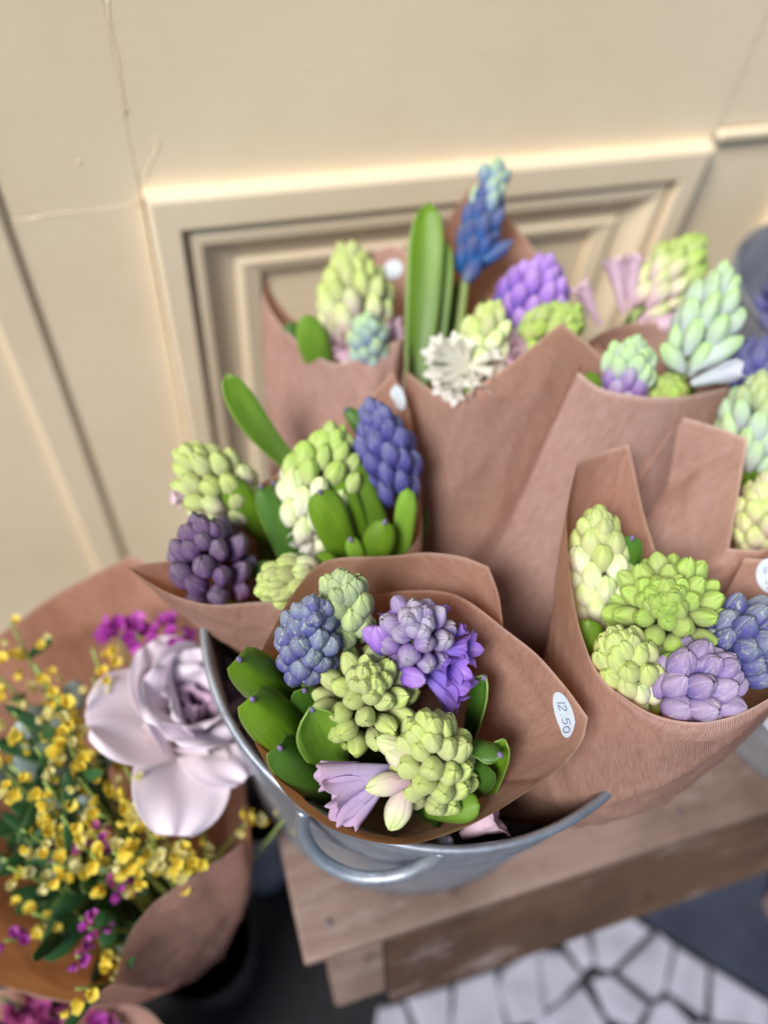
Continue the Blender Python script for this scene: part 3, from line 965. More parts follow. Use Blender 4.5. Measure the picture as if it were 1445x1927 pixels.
def leaf(root, base, tip, wdt, mat='leaf', bow=.0, cup=-.25, facing=None, twist=0.0, name='leaf', spot=True, sideways=0.0, blunt=.30):
    """strap leaf from base to tip; bow lifts its middle towards the viewer side, cup < 0 arches it (convex to the front)"""
    rl = Vector(root.location)
    mid = (base + tip) / 2
    tocam = (CAM - mid).normalized() if facing is None else Vector(facing).normalized()
    ax = (tip - base).normalized()
    nrm = (tocam - ax * tocam.dot(ax)).normalized()
    side = ax.cross(nrm)
    ctrl = mid + nrm * bow + side * sideways
    NT, NA = 18, 9
    path = bez(base, ctrl, tip, NT)
    vs, us = [], []
    for i in range(NA):
        a = -1 + 2 * i / (NA - 1)
        for j in range(NT):
            t = j / (NT - 1)
            tg = (path[min(j + 1, NT - 1)] - path[max(j - 1, 0)]).normalized()
            nn = (nrm - tg * nrm.dot(tg)).normalized()
            sd = tg.cross(nn)
            if twist:
                q = Matrix.Rotation(twist * t, 3, tg); nn = q @ nn; sd = q @ sd
            prof = (.62 + .42 * math.sin(min(1, t * 1.35) * math.pi / 2)) * max(0, 1 - max(0, (t - (1 - blunt)) / blunt) ** 2.3) ** .5
            hw = wdt / 2 * max(prof, .03)
            c = cup * hw * (a * a) * (1.0 + .5 * smooth(.7, 1, t))
            wob = .04 * hw * noise.noise(Vector((a * 1.3, t * 4, wdt * 900)))
            vs.append(path[j] + sd * a * hw + nn * (c + wob) - rl)
            us.append(((a + 1) / 2, t))
    me = mesh_of('leaf', vs, grid_faces(NA, NT), M[mat], us)
    o = bpy.data.objects.new(name, me)
    col.objects.link(o); o.parent = root
    sm = o.modifiers.new('thick', 'SOLIDIFY'); sm.thickness = .0011; sm.offset = -1
    if spot:
        tgt = (path[-1] - path[-3]).normalized()
        c = path[-1] - tgt * .0016 + nrm * .0004
        bm = bmesh.new()
        bmesh.ops.create_uvsphere(bm, u_segments=10, v_segments=7, radius=.0019)
        q = tgt.to_track_quat('Z', 'Y').to_matrix()
        for v in bm.verts:
            v.co = c + q @ Vector((v.co.x * .9, v.co.y * .9, v.co.z * 1.2)) - rl
        m2 = bpy.data.meshes.new('leaf_tip'); bm.to_mesh(m2); bm.free(); m2.materials.append(M['leaf_tip'])
        m2.polygons.foreach_set('use_smooth', [True] * len(m2.polygons))
        sub('leaf_tip', m2, o)
    return o

def hyacinth(key, label, base, tip, R, scheme, bw, bl, elev=45, n=40, stem='stem', taper=.55, low=None, nofoot=False, group='hyacinths in the zinc bucket', bottom=.85, foot=None, top=None):
    """a flower head from base to tip (px, py, depth), buds on a spiral; low = (petal, style, count) opens the lowest"""
    B, T = at(*base), at(*tip)
    ax = (T - B)
    H = ax.length
    ax.normalize()
    if foot is None:
        nk = NECK[key]
        ft = Vector((nk.x + ru(-.012, .012), nk.y + ru(-.012, .012), 0))
        ft.z = BZ + .001 if key not in ('rose', 'low') else .02
        nk = nk + Vector((ru(-.012, .012), ru(-.012, .012), 0))
    else:
        ft = Vector(foot); nk = (B + ft) / 2
    root = empty('hyacinth', ft, label, 'hyacinth', group)
    path = [B + ax * H * .9, B.lerp(T, .4), B] + bez(B - ax * .012, (B - ax * .05 + nk) / 2, nk, 6) + [(nk + ft) / 2, ft]
    put('stem', tube('stem', path, [.0022, .0032, .0038] + [.0042] * 6 + [.0045, .0045], M[stem], 8), root)
    e1 = ax.orthogonal().normalized(); e2 = ax.cross(e1)
    if foot is None:
        for q in range(3):  # dark leaves added to blacken the gaps inside the wrap
            o_ = (e1 * ru(-1, 1) + e2 * ru(-1, 1)) * .020
            leaf(root, nk.lerp(ft, .2) + o_ * .3, B + o_ - ax * ru(.008, .022), ru(.014, .022), 'leaf_dark', ru(-.004, .006), -.3, spot=False)
    ga = math.radians(137.5)
    ph = ru(0, 6.28)
    for j in range(n):
        s = ((j + .5) / n) ** .92
        th = ph + j * ga + ru(-.12, .12)
        out = e1 * math.cos(th) + e2 * math.sin(th)
        body = bottom + (1 - bottom) * smooth(0, .25, s)
        prof = body * (1 - .78 * smooth(taper, 1.08, s))
        el = math.radians(elev + (86 - elev) * smooth(.55, 1.0, s) + ru(-6, 6))
        d = out * math.cos(el) + ax * math.sin(el)
        l = bl * ru(.98, 1.18) * (1 - .22 * smooth(.65, 1, s))
        wd = bw * ru(.92, 1.08) * (1 - .22 * smooth(.65, 1, s))
        # outer point of the bud lies on the head's outline
        c = B + ax * (H * s) + out * max(.001, (R * prof - math.cos(el) * l * .55 - wd * .35 * math.sin(el)))
        p = c - ax * (math.sin(el) * l * .45)
        if low and j < low[2]:
            dd = (out * .92 + ax * ru(-.1, .35)).normalized()
            add_floret(root, B + ax * H * s + out * .004, B + ax * H * s + out * .004 + dd * R * ru(1.0, 1.15), low[0], low[1], 1.1)
        else:
            add_bud(root, p, d, wd, l, top[0] if top and s + ru(-.12, .12) > top[1] else scheme)
    for q in range(4):                       # closed buds crowning the head
        th = ph + q * 1.57
        out = e1 * math.cos(th) + e2 * math.sin(th)
        rr = bw * (.42 if q else .05)
        l = bl * ru(.72, .85)
        p = B + ax * (H * .985 - l * (.75 if q else .62)) + out * rr
        add_bud(root, p, ax + out * (.28 if q else 0), bw * .8, l, top[0] if top else scheme)
    return root

# ------------------------------------------------------------------ hyacinths of the front wrap
A = at
h = hyacinth('front', 'blue hyacinth in tight mottled bud beside the purple-tipped leaves of the front wrap', (576, 1258, .478), (588, 1138, .441), .0185, 'blue', 0.0128, 0.0178, 74, 39, taper=.5)
leaf(h, A(600, 1375, .525), A(447, 1238, .443), .0275, 'leaf', .012, -.75, blunt=.34)
leaf(h, A(612, 1465, .525), A(472, 1312, .438), .0300, 'leaf', .014, -.75, blunt=.34)
leaf(h, A(640, 1530, .515), A(524, 1404, .444), .0260, 'leaf_dark', .010, -.75, blunt=.34)
leaf(h, A(600, 1400, .53), A(572, 1296, .462), .0200, 'leaf_dark', .004, -.3, spot=True)
h = hyacinth('front', 'pale grey-green hyacinth in plump bud against the back flap of the front wrap', (656, 1196, .487), (642, 1092, .452), .0165, 'pale', 0.0138, 0.0221, 78, 25, taper=.6)
h = hyacinth('front', 'lime green hyacinth with spread blunt buds in the middle of the front wrap', (688, 1338, .490), (690, 1280, .440), .0285, 'lime', 0.0122, 0.0221, 44, 43, taper=.45)
leaf(h, A(628, 1452, .49), A(586, 1332, .433), .0290, 'leaf_bright', -.004, .35, blunt=.5, facing=(-.1, -.25, 1))
h = hyacinth('front', 'yellow-green hyacinth with lilac open florets at the lower edge of the front wrap', (824, 1490, .474), (803, 1366, .430), .0215, 'lime', 0.0133, 0.0205, 50, 41, taper=.6)
c0 = A(760, 1445, .452)
for (tx, ty, d, st) in [(594, 1462, .449, 'shut'), (600, 1500, .446, 'half'), (622, 1540, .448, 'shut'), (652, 1552, .452, 'shut')]:
    add_floret(h, A(742 + ru(-6, 6), 1448 + ru(-5, 5), .458), A(tx, ty, d), 'lilac', st, .62)
add_bud(h, A(768, 1420, .446), A(706, 1388, .440) - A(768, 1420, .446), .0125, .024, 'pinkgreen')
add_bud(h, A(775, 1440, .444), A(722, 1412, .436) - A(775, 1440, .444), .0125, .021, 'pinkgreen')
add_bud(h, A(770, 1470, .446), A(694, 1480, .437) - A(770, 1470, .446), .0130, .027, 'pinkgreen')
add_bud(h, A(765, 1480, .452), A(738, 1558, .446) - A(765, 1480, .452), .0150, .027, 'pinkgreen')
leaf(h, A(795, 1520, .478), A(903, 1516, .4535), .0190, 'leaf_bright', .006, -.35, blunt=.4, spot=False)
leaf(h, A(860, 1500, .50), A(915, 1440, .455), .0220, 'leaf_dark', .008, -.3, spot=False)
h = hyacinth('front', 'half open violet hyacinth with mauve top buds in the front wrap', (786, 1220, .488), (777, 1166, .444), .0210, 'mauve', 0.0128, 0.0205, 52, 25, taper=.5)
for (bx, by, tx, ty, d, st, ft) in [(815, 1225, 903, 1218, .463, 'half', .75), (812, 1232, 872, 1268, .455, 'half', .75), (800, 1255, 890, 1310, .466, 'half', .75), (795, 1265, 868, 1338, .472, 'half', .7),
                                    (840, 1210, 880, 1178, .475, 'half', .6), (770, 1240, 730, 1135, .482, 'half', .5), (820, 1200, 836, 1132, .482, 'half', .5)]:
    add_floret(h, A(bx, by, .478), A(tx, ty, d), 'violet', st, ft)
for (bx, by, tx, ty, d) in [(715, 1232, 712, 1168, .455), (745, 1265, 800, 1280, .456), (735, 1215, 692, 1190, .462)]:
    add_bud(h, A(bx, by, .47), A(tx, ty, d) - A(bx, by, .47), .0135, .0235, 'violet')
leaf(h, A(880, 1400, .51), A(912, 1272, .474), .0130, 'leaf_dark', .0, .3, spot=True, facing=(-1, -.3, .5))
# curled leaf on the right
leaf(h, A(862, 1402, .470), A(945, 1425, .447), .0170, 'leaf_dark', .012, -.45, spot=True, blunt=.25, facing=(.1, .5, 1))
leaf(h, A(915, 1500, .49), A(948, 1392, .458), .0130, 'leaf', .002, .35, spot=False, facing=(-.6, -.5, .6))
fp = empty('fallen_floret', A(905, 1556, .515), 'pale pink fallen floret lying between the front wrap and the bucket rim', 'floret')
add_floret(fp, A(868, 1572, .500), A(944, 1530, .495), 'pink', 'half', 1.0)

# ------------------------------------------------------------------ hyacinths of the left wrap
h = hyacinth('left', 'dark purple hyacinth in loose bud hanging over the pointed paper corner', (418, 1112, .560), (374, 992, .520), .0270, 'purple', 0.0142, 0.0232, 60, 34, taper=.5)
leaf(h, A(560, 1120, .56), A(478, 1062, .55), .018, 'leaf_dark', .01, -.3, spot=False)
h = hyacinth('left', 'pale green hyacinth with pink lower florets leaning out towards the shop front stile', (455, 965, .590), (350, 856, .555), .0270, 'pinkgreen', 0.0142, 0.0221, 66, 41, taper=.5, top=('lime', .35))
add_floret(h, A(385, 915, .57), A(318, 940, .56), 'pink', 'half', .7)
add_floret(h, A(430, 920, .58), A(475, 882, .575), 'pink', 'half', .7)
leaf(h, A(520, 1030, .59), A(424, 900, .548), .0215, 'leaf', .010, -.30)
leaf(h, A(545, 870, .585), A(427, 704, .56), .0215, 'leaf', -.006, .18, blunt=.45, spot=False, sideways=-.008)
h = hyacinth('left', 'tall white hyacinth with green tip among upright leaves', (575, 1010, .590), (632, 818, .560), .0310, 'white', 0.0142, 0.0238, 74, 52, taper=.55, top=('green', .62))
for (tx, ty) in [(540, 985), (575, 1030), (612, 1030), (545, 940)]:
    add_floret(h, A(578, 985, .585), A(tx, ty, .562), 'white', 'half', .9)
leaf(h, A(572, 1110, .58), A(489, 912, .553), .0185, 'leaf_dark', .006, -.25)
leaf(h, A(570, 1000, .585), A(512, 905, .57), .0150, 'leaf_dark', .004, -.2)
leaf(h, A(665, 1080, .57), A(600, 922, .538), .0265, 'leaf', .006, -.30)
leaf(h, A(695, 1060, .58), A(622, 882, .548), .0240, 'leaf', .006, -.30)
leaf(h, A(745, 1070, .58), A(650, 850, .555), .0195, 'leaf', .004, -.25, spot=False)
leaf(h, A(690, 860, .60), A(648, 768, .59), .012, 'leaf_dark', .006, -.3, sideways=.01)
h = hyacinth('left', 'deep indigo hyacinth in pointed bud below the labelled paper corner', (748, 935, .585), (704, 768, .553), .0215, 'indigo', 0.0142, 0.0232, 78, 39, taper=.5)
leaf(h, A(752, 1075, .57), A(768, 918, .542), .0150, 'leaf_bright', .004, -.25, spot=False)
leaf(h, A(690, 1100, .56), A(725, 978, .536), .0225, 'leaf', .006, -.3, blunt=.4)
leaf(h, A(690, 1085, .555), A(658, 1012, .536), .0115, 'leaf_bright', .004, -.3)
h = hyacinth('left', 'small cream hyacinth with lime tip lying low behind the blue bud', (588, 1082, .540), (502, 1106, .512), .0170, 'white', 0.0123, 0.0205, 66, 27, taper=.5, top=('lime', .45))
leaf(h, A(640, 1110, .55), A(556, 1048, .53), .0150, 'leaf_dark', .008, -.3, spot=False)
leaf(h, A(650, 1100, .55), A(598, 1040, .535), .0140, 'leaf', .008, -.3, spot=False)

# ------------------------------------------------------------------ back left wrap
h = hyacinth('back_left', 'stout pink and green hyacinth in front of the moulded panel', (678, 655, .690), (657, 476, .655), .0330, 'pinkgreen', 0.0157, 0.0265, 74, 50, taper=.45, top=('lime', .5))
for (tx, ty) in [(600, 628), (755, 615), (640, 668)]:
    add_floret(h, A(675, 640, .68), A(tx, ty, .655), 'pink', 'half', .6)
leaf(h, A(612, 720, .67), A(574, 592, .635), .0270, 'leaf_bright', .004, -.2, blunt=.55, spot=False)
leaf(h, A(575, 700, .69), A(545, 605, .67), .0200, 'leaf_dark', .004, -.2, blunt=.4, spot=False)
h = hyacinth('back_left', 'small blue-green hyacinth tucked under the pink and green one', (700, 690, .665), (690, 604, .636), .0165, 'bluegreen', 0.0133, 0.0216, 74, 23)

# ------------------------------------------------------------------ back centre wrap
h = hyacinth('back_centre', 'slender blue hyacinth with green tip standing highest against the panel', (882, 505, .675), (934, 318, .640), .0168, 'skyblue', 0.0133, 0.0248, 78, 34, taper=.4, top=('bluegreen', .62))
add_bud(h, A(896, 497, .668), A(970, 452, .655) - A(896, 497, .668), .0125, .036, 'skyblue')
add_bud(h, A(903, 485, .660), A(868, 542, .645) - A(903, 485, .660), .0140, .032, 'skyblue')
leaf(h, A(783, 740, .645), A(807, 380, .640), .0285, 'leaf', -.004, .22, blunt=.32, spot=False)
leaf(h, A(812, 720, .66), A(838, 452, .652), .0180, 'leaf', .0, .2, blunt=.4, spot=False)
h = hyacinth('back_centre', 'white hyacinth with open starry florets above the V of the paper', (890, 720, .628), (928, 582, .600), .0200, 'white', .0140, .0220, 66, 30, taper=.6, low=('white', 'half', 10), top=('lime', .72))
for (tx, ty) in [(800, 660), (806, 705), (845, 632), (938, 660), (945, 705), (846, 752), (905, 750), (822, 735), (812, 640), (880, 640), (870, 720)]:
    add_floret(h, A(880, 690, .606), A(tx, ty, .583), 'white', 'half', .5)
leaf(h, A(840, 800, .61), A(890, 730, .592), .014, 'leaf', .004, -.2, spot=False)
h = hyacinth('back_centre', 'purple hyacinth with violet buds between the white and the green ones', (985, 620, .660), (1022, 500, .632), .0300, 'violet', 0.0147, 0.0270, 74, 39, taper=.45)
h = hyacinth('back_centre', 'lime green hyacinth showing over the folded peak of paper', (1000, 660, .640), (1075, 592, .612), .0250, 'green', 0.0133, 0.0216, 66, 39, taper=.5)
for (tx, ty) in [(945, 665), (965, 690), (950, 630)]:
    add_floret(h, A(1000, 655, .62), A(tx, ty, .600), 'pink', 'half', .55)

# ------------------------------------------------------------------ back right wrap
h = hyacinth('back_right', 'tall icy green hyacinth of long smooth buds on a tan stem', (1296, 680, .615), (1362, 520, .588), .0240, 'ice', 0.0142, 0.0292, 78, 25, stem='stem_brown', taper=.5)
add_floret(h, A(1300, 722, .595), A(1398, 690, .580), 'ice', 'shut', .85)
add_bud(h, A(1303, 695, .600), A(1396, 632, .588) - A(1303, 695, .600), .0150, .044, 'ice')
add_bud(h, A(1285, 700, .600), A(1245, 640, .590) - A(1285, 700, .600), .0150, .030, 'ice')
h = hyacinth('back_right', 'mauve hyacinth with pale green top at the left end of the straight paper edge', (1165, 745, .605), (1194, 652, .580), .0200, 'mauve', 0.0128, 0.0216, 74, 32, top=('ice', .5))
leaf(h, A(1130, 780, .60), A(1106, 700, .585), .014, 'leaf', .004, -.2, spot=False)
h = hyacinth('back_right', 'small lime hyacinth just peeping over the straight paper edge', (1252, 780, .625), (1252, 722, .600), .0165, 'green', 0.0142, 0.0205, 74, 20)
h = hyacinth('back_right', 'pink hyacinth with green bud tip bending away over open air', (1212, 572, .675), (1312, 458, .650), .0235, 'pinkgreen', 0.0142, 0.0243, 74, 36, stem='stem_brown', taper=.55, top=('green', .5))
for (bx, by, tx, ty) in [(1172, 590, 1152, 472), (1185, 580, 1196, 468), (1128, 612, 1088, 528), (1158, 622, 1284, 606), (1150, 640, 1225, 600), (1140, 660, 1200, 640), (1180, 560, 1170, 480)]:
    add_floret(h, A(bx, by, .668), A(tx, ty, .650), 'pink', 'half', .5)

# ------------------------------------------------------------------ right wrap
h = hyacinth('right', 'white hyacinth with lime top pressed to the left edge of the right wrap', (1128, 1165, .534), (1124, 972, .508), .0205, 'white', 0.0142, 0.0227, 78, 43, taper=.6, top=('lime', .62))
leaf(h, A(1165, 1110, .525), A(1190, 1008, .500), .0165, 'leaf_dark', .004, -.25)
leaf(h, A(1100, 1260, .50), A(1108, 1165, .488), .0190, 'leaf', .006, -.3, spot=False)
h = hyacinth('right', 'broad lime green hyacinth with crowded blunt buds, the largest head of the right wrap', (1252, 1172, .524), (1249, 1122, .468), .0335, 'green', 0.0133, 0.0243, 42, 59, taper=.45)
leaf(h, A(1195, 1320, .49), A(1278, 1236, .458), .0180, 'leaf_bright', .004, -.25, blunt=.4)
h = hyacinth('right', 'cream and lime hyacinth at the lower left curve of the right wrap', (1196, 1312, .492), (1160, 1200, .462), .0205, 'white', 0.0128, 0.0205, 74, 39, taper=.55, top=('lime', .4))
h = hyacinth('right', 'lilac hyacinth of plump buds leaning over the folded hem', (1258, 1318, .480), (1362, 1258, .456), .0245, 'lilac', 0.0166, 0.0254, 60, 27, taper=.6)
leaf(h, A(1366, 1350, .490), A(1384, 1318, .462), .0100, 'leaf_dark', .003, -.3, spot=False)
leaf(h, A(1240, 1350, .495), A(1272, 1345, .466), .0150, 'leaf', .004, -.3, spot=False)
h = hyacinth('right', 'blue hyacinth with pale streaked buds next to the lilac one', (1372, 1232, .492), (1462, 1178, .470), .0255, 'blue', 0.0152, 0.0238, 58, 34, taper=.6)

# ------------------------------------------------------------------ far right wrap
h = hyacinth('far_right', 'pinkish green hyacinth in the gap beside the square-cut paper flap', (1440, 1045, .585), (1448, 908, .562), .0225, 'pinkgreen', 0.0147, 0.0232, 66, 39, taper=.55)
h = hyacinth('far_right', 'icy lilac and green hyacinth rising behind the square-cut paper flap', (1402, 868, .605), (1440, 720, .580), .0265, 'ice', 0.0147, 0.0259, 74, 39, taper=.55, top=('pale', .6))
leaf(h, A(1405, 930, .60), A(1420, 838, .585), .0160, 'leaf', .004, -.25, spot=False)
h = hyacinth('far_right', 'indigo hyacinth between the icy green heads', (1400, 735, .655), (1450, 650, .635), .0230, 'indigo', 0.0147, 0.0232, 74, 29)

# flowers in the second bucket
fz = Vector((RB[0], RB[1], .012))
h = hyacinth(None, 'indigo hyacinth standing inside the tall dark bucket', (1500, 640, .74), (1470, 520, .70), .028, 'indigo', 0.0152, 0.0238, 74, 34, group='hyacinths in the tall bucket', foot=fz)

# ------------------------------------------------------------------ rose bouquet
pot = empty('dark_pot', (-.075, .14, 0), 'dark plastic pot in shadow on the ground holding the rose bouquet', 'pot')
put('pot_body', lathe('pot_body', [(.002, .002), (.046, .002), (.048, .006), (.056, .235), (.058, .236), (.058, .242), (.054, .242), (.052, .22), (.044, .01), (.002, .010)], (-.082, .150), M['dark_pot'], 48), pot)
pot2 = empty('dark_pot', (-.21, .03, 0), 'low dark pot holding the crimson flowers', 'pot')
put('pot_body', lathe('pot_body', [(.002, .002), (.055, .002), (.057, .006), (.068, .21), (.071, .212), (.071, .218), (.066, .218), (.064, .20), (.053, .01), (.002, .010)], (-.21, .03), M['dark_pot'], 48), pot2)
gp = at(492, 1600, .82)
gpz = empty('grey_bucket', (gp.x, gp.y + .045, 0), 'slim pale grey bucket standing empty between the stool and the rose bouquet', 'bucket')
put('pot_body', lathe('grey_body', [(.002, .002), (.030, .002), (.031, .005), (.040, gp.z), (.0425, gp.z + .001), (.0425, gp.z + .005), (.038, gp.z + .005), (.036, gp.z - .02), (.029, .01), (.002, .01)], (gp.x, gp.y + .045), M['grey_pot'], 40), gpz)

RF = Vector((-.075, .14, .012))
def rose():
    c = A(345, 1375, .655)
    ax = (A(372, 1310, .600) - c).normalized()
    root = empty('rose', RF, 'large pale pink rose with open drooping outer petals', 'rose')
    nk = NECK['rose']
    put('stem', tube('stem', bez(c, c - ax * .10, nk, 8) + [RF], .003, M['stem'], 8), root)
    e1 = (A(420, 1345, .60) - A(352, 1345, .60)); e1 = (e1 - ax * e1.dot(ax)).normalized(); e2 = ax.cross(e1)
    def petal(phi, open_, ln, wd, mat, curl, lift=0.0, cup=.32, r0=.004):
        """phi round the axis, open_ leaning outwards in degrees, curl rolls the lip back"""
        out = e1 * math.cos(phi) + e2 * math.sin(phi)
        sd = ax.cross(out)
        NA, NT = 13, 13
        vs, us = [], []
        ang0 = math.radians(open_)
        p = c + ax * lift + out * r0
        mid = []
        for j in range(NT):
            t = j / (NT - 1)
            a_ = ang0 * (.35 + .65 * smooth(0, .55, t)) + math.radians(curl) * smooth(.72, 1, t) - math.radians(14) * math.sin(math.pi * t) * (1 if open_ < 60 else -.4)
            d = ax * math.cos(a_) + out * math.sin(a_)
            nn = ax * -math.sin(a_) + out * math.cos(a_)
            mid.append((p.copy(), nn))
            p = p + d * (ln / (NT - 1))
        sd_ = ru(0, 50)
        for i in range(NA):
            a = -1 + 2 * i / (NA - 1)
            for j in range(NT):
                t = j / (NT - 1)
                prof = math.sin(min(1, (t + .12) / .75) * math.pi / 2) * max(0, 1 - max(0, (t - .62) / .40) ** 2.4) ** .5
                hw = wd / 2 * max(prof, .05)
                pos, nn = mid[j]
                rip = .0035 * noise.noise(Vector((a * 1.8 + sd_, t * 2.2, 0))) * (.3 + t) * 2
                edge = .010 * smooth(.6, 1, abs(a)) * smooth(.35, .8, t)
                vs.append(pos + sd * a * hw - nn * (cup * hw * a * a) + nn * (rip + edge * .6) - Vector(root.location))
                us.append(((a + 1) / 2, t))
        o = bpy.data.objects.new('petal', mesh_of('petal', vs, grid_faces(NA, NT), PET[mat], us))
        col.objects.link(o); o.parent = root
        sm = o.modifiers.new('thick', 'SOLIDIFY'); sm.thickness = .0006
        ss = o.modifiers.new('sub', 'SUBSURF'); ss.levels = 1; ss.render_levels = 1
    for k in range(3): petal(k * 2.1 + 1.2, 7, .062, .044, 'rose_in', 24, .008, .55, .010)
    for (phi, op, ln, wd, cl) in [(205, 18, .084, .092, 30), (300, 20, .088, .096, 34), (70, 16, .078, .080, 24)]:
        petal(math.radians(phi), op, ln, wd * .9, 'rose', cl, .003, .45, .014)
    for (phi, op, ln, wd, cl) in [(240, 38, .094, .098, 44), (165, 40, .092, .092, 26), (110, 38, .088, .080, 22), (340, 42, .084, .076, 30)]:
        petal(math.radians(phi), op, ln, wd, 'rose', cl, 0, .42)
    for (phi, op, ln, wd, cl) in [(195, 62, .098, .084, 12), (138, 58, .094, .070, 12), (272, 74, .108, .076, 26), (315, 60, .088, .062, 18)]:
        petal(math.radians(phi), op, ln, wd, 'rose', cl, -.004, .34)
rose()

# a small pea-like floret for the broom sprigs and a five-petalled one for the pink flowers
def pea_meshes(mat):
    vs, us, fs = [], [], []
    def lobe(dirx, tilt, ln, wd, cup):
        base = len(vs)
        NA, NT = 5, 6
        for i in range(NA):
            a = -1 + 2 * i / (NA - 1)
            for j in range(NT):
                t = j / (NT - 1)
                hw = wd * math.sin(min(1, t / .7 + .1) * math.pi / 2) * max(.02, 1 - max(0, (t - .6) / .41) ** 2) ** .5
                x, y, z = a * hw, cup * (a * a) * hw + .10 * t * t, t * ln
                ct, st = math.cos(tilt), math.sin(tilt)
                y, z = y * ct + z * st, z * ct - y * st
                cd_, sd_ = math.cos(dirx), math.sin(dirx)
                vs.append(Vector((x * cd_ - y * sd_, x * sd_ + y * cd_, z)))
                us.append(((a + 1) / 2, t))
        fs.extend(tuple(base + q for q in f) for f in grid_faces(NA, NT))
    lobe(0, .5, 1.0, .52, -.35)
    lobe(2.2, .35, .8, .28, .5)
    lobe(-2.2, .35, .8, .28, .5)
    lobe(3.14, .15, .7, .26, .6)
    return mesh_of('pea_floret_' + mat, vs, fs, PET[mat], us)
PEA = {k: pea_meshes(k) for k in ('yellow', 'cream', 'magenta', 'crimson')}
def sprig(name, label, cat, group, tip, rel, mats, n, size, span, key='rose', foot=RF, leaves=2, leafmat='leaf_fill', spread=.011):
    """thin stem from the wrap's neck up to tip, florets along its last part"""
    nk = NECK[key] + Vector((ru(-.02, .02), ru(-.02, .02), 0))
    ft = Vector((foot[0] + ru(-.03, .03), foot[1] + ru(-.03, .03), foot[2]))
    root = empty(name, ft, label, cat, group)
    T = tip
    mid = nk.lerp(T, .6) + Vector((ru(-.02, .02), ru(-.02, .02), .03))
    path = bez(nk, mid, T, 12)
    put('stem', tube('stem', [ft] + path, [.0016] * 6 + [.0012] * 7, M['stem'], 6), root)
    for j in range(n):
        t = 1 - span * (j + ru(0, .8)) / n
        k = max(0, min(10.999, t * 11)); i = int(k)
        p = path[i].lerp(path[i + 1], k - i)
        d = Vector((ru(-1, 1), ru(-1, 1), ru(-.2, 1.1))).normalized()
        q = p + d * spread * ru(.4, 1.0)
        s = size * ru(.75, 1.2)
        me = PEA[random.choice(mats)]
        put('floret', me, root, frame_to(q, (d + Vector((0, -.2, .5))).normalized(), ru(0, 6.28), s, s))
    for j in range(leaves):
        t = ru(.62, .92); k = t * 11; i = int(k)
        p = path[i].lerp(path[min(i + 1, 11)], k - i)
        d = Vector((ru(-1, 1), ru(-1, 1), ru(0, .9))).normalized()
        leaf(root, p, p + d * ru(.035, .07), ru(.006, .014), leafmat, ru(-.004, .008), -.2, spot=False, blunt=.6)
    return root
YL = 'thin broom sprig dotted with small yellow florets around the pink rose'
spots = [(25, 1170, .64), (75, 1260, .62), (180, 1215, .63), (170, 1280, .61), (110, 1300, .60), (160, 1330, .64), (30, 1330, .60), (60, 1400, .58), (130, 1390, .585), (20, 1470, .575), (90, 1470, .57),
         (140, 1470, .58), (190, 1520, .58), (120, 1530, .57), (232, 1440, .60), (255, 1520, .575), (285, 1560, .575), (340, 1595, .59), (240, 1575, .575), (40, 1560, .575), (90, 1620, .58), (170, 1600, .575),
         (220, 1600, .565), (355, 1610, .585), (290, 1590, .58), (10, 1620, .59), (50, 1720, .61), (140, 1870, .57), (120, 1345, .60), (-20, 1420, .59), (-30, 1250, .63)]
def broom_label(px, py):
    if py < 1290 : return 'thin yellow broom sprig rising in front of the back paper of the rose wrap'
    if py > 1650 : return 'low yellow broom sprig drooping at the front edge of the rose wrap'
    if px > 200 : return 'yellow broom sprig tucked under the drooping petals of the pink rose'
    if px < 45 : return 'yellow broom sprig on the side of the rose wrap away from the bucket'
    return 'yellow broom sprig in the dense mass beside the spread petals of the rose'
for i_, (px, py, d) in enumerate(spots):
    sprig('broom_sprig', broom_label(px, py), 'broom sprig', 'yellow broom sprigs of the rose bouquet', A(px + ru(-12, 12), py + ru(-12, 12), d), 0, ['yellow', 'cream'] if i_ % 3 == 0 else ['yellow', 'yellow', 'cream'], random.randint(9, 13), .0092, ru(.18, .32), spread=.017, leaves=2 if px < 160 else 0)
for (px, py, d) in [(540, 1535, .63), (465, 1550, .625)]:
    sprig('broom_sprig', 'yellow broom sprig poking out under the bucket handle, clear of the paper', 'broom sprig', 'broom sprigs under the bucket', A(px, py, d), 0, ['yellow', 'cream'], 4, .0105, .06, leaves=0, spread=.010)
for (px, py, d) in [(180, 1570, .575), (150, 1590, .58), (165, 1745, .575), (145, 1800, .57), (10, 1770, .60), (95, 1590, .60), (220, 1660, .60)]:
    sprig('pink_sprig', 'thin sprig with tiny magenta florets below the pink rose', 'flower sprig', 'magenta sprigs of the rose bouquet', A(px, py, d), 0, ['magenta', 'crimson'], 7, .0075, .14, spread=.006, leaves=0)
for (px, py, d) in [(215, 1180, .655), (255, 1178, .65), (310, 1190, .645), (345, 1188, .64), (215, 1300, .64)]:
    sprig('stock_flower', 'magenta stock flower cluster above the pink rose', 'flower', 'magenta stock flowers behind the rose', A(px, py, d), 0, ['magenta'], 7, .0125, .07, spread=.011, leaves=0)
LOWF = Vector((-.21, .03, .012))
for (px, py, d) in [(40, 1890, .69), (80, 1905, .69), (110, 1925, .69), (20, 1925, .69), (190, 1915, .69)]:
    sprig('crimson_flower', 'crimson flower cluster in the low wrap beneath the rose bouquet', 'flower', 'crimson flowers in the low wrap', A(px, py, d), 0, ['crimson', 'crimson', 'magenta'], 12, .013, .10, key='low', foot=LOWF, spread=.013, leaves=2)
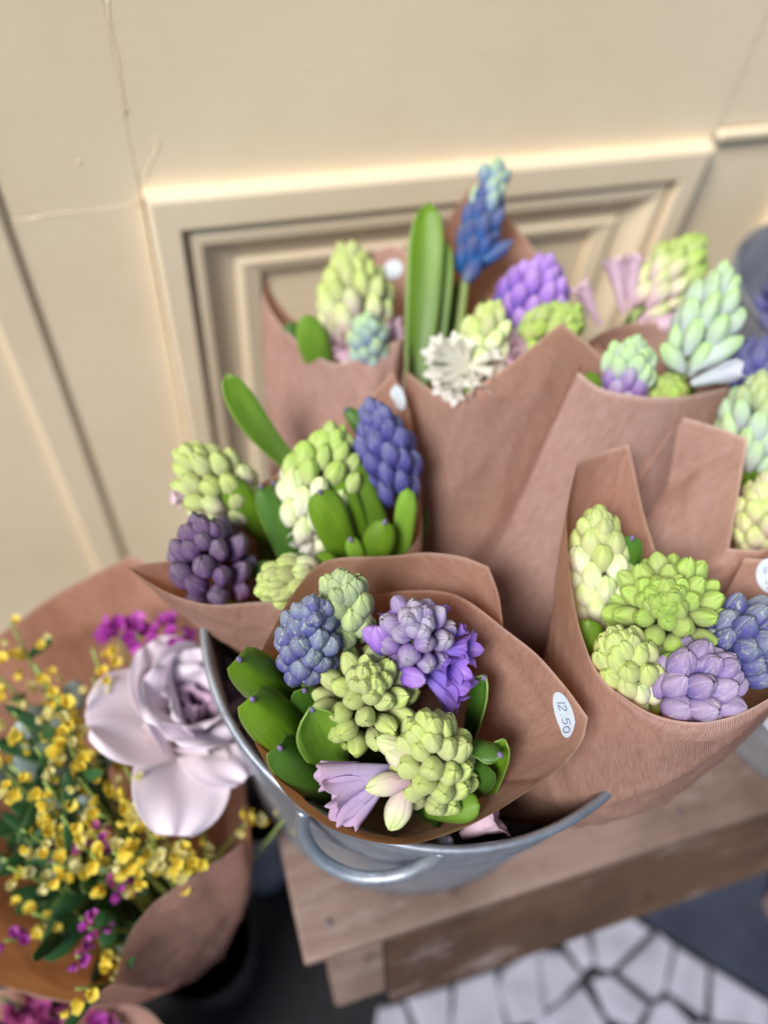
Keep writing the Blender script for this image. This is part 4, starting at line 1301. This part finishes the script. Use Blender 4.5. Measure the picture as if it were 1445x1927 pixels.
# dark filler foliage inside the rose wrap
for i in range(16):
    px, py = ru(-20, 190), ru(1540, 1730)
    if px > 330 - (py - 1500) * .75: px -= 120
    T = A(px, py, ru(.62, .68))
    ft = Vector((RF.x + ru(-.03, .03), RF.y + ru(-.03, .03), RF.z))
    root = empty('filler_sprig', ft, 'dark green leafy filler stem deep inside the rose wrap', 'foliage', 'filler foliage of the rose bouquet')
    nk = NECK['rose'] + Vector((ru(-.02, .02), ru(-.02, .02), 0))
    path = bez(nk, nk.lerp(T, .6) + Vector((0, 0, .03)), T, 10)
    put('stem', tube('stem', [ft] + path, .0016, M['stem'], 6), root)
    for j in range(7):
        k = ru(4, 8.9); i2 = int(k)
        p = path[i2].lerp(path[i2 + 1], k - i2)
        d = Vector((ru(-1, 1), ru(-1, 1), ru(-.1, .8))).normalized()
        leaf(root, p, p + d * ru(.035, .06), ru(.012, .022), 'leaf_fill', ru(-.004, .010), -.2, spot=False, blunt=.6)
for i, (px, py, d) in enumerate([(60, 1400, .64), (90, 1340, .65), (20, 1440, .63)]):
    T = A(px, py, d)
    root = empty('eucalyptus_spray', RF + Vector((i * .01, 0, 0)), 'blue-grey leafy spray behind the yellow sprigs', 'foliage', 'blue-grey sprays of the rose bouquet')
    M.setdefault('leaf_grey', mat_leaf('leaf_blue_grey', (.17, .23, .24), (.30, .37, .38), .15))
    path = bez(NECK['rose'], NECK['rose'].lerp(T, .6) + Vector((0, 0, .03)), T, 10)
    put('stem', tube('stem', [RF + Vector((i * .01, 0, 0))] + path, .0016, M['stem'], 6), root)
    for j in range(6):
        k = ru(5, 8.9); i2 = int(k)
        p = path[i2].lerp(path[i2 + 1], k - i2)
        d_ = Vector((ru(-1, 1), ru(-1, 1), ru(0, .8))).normalized()
        leaf(root, p, p + d_ * ru(.03, .05), ru(.018, .028), 'leaf_grey', .002, -.2, spot=False, blunt=.6)
# a low zinc tub on the stool, beyond the right wrap
tc = at_z(1478, 1345, TZ)
bucket('zinc_tub', (tc.x, tc.y), .078, .088, TZ + .0005, TZ + .085, 'low zinc tub on the stool, half hidden by the folded hem of paper', [], M['zinc'])
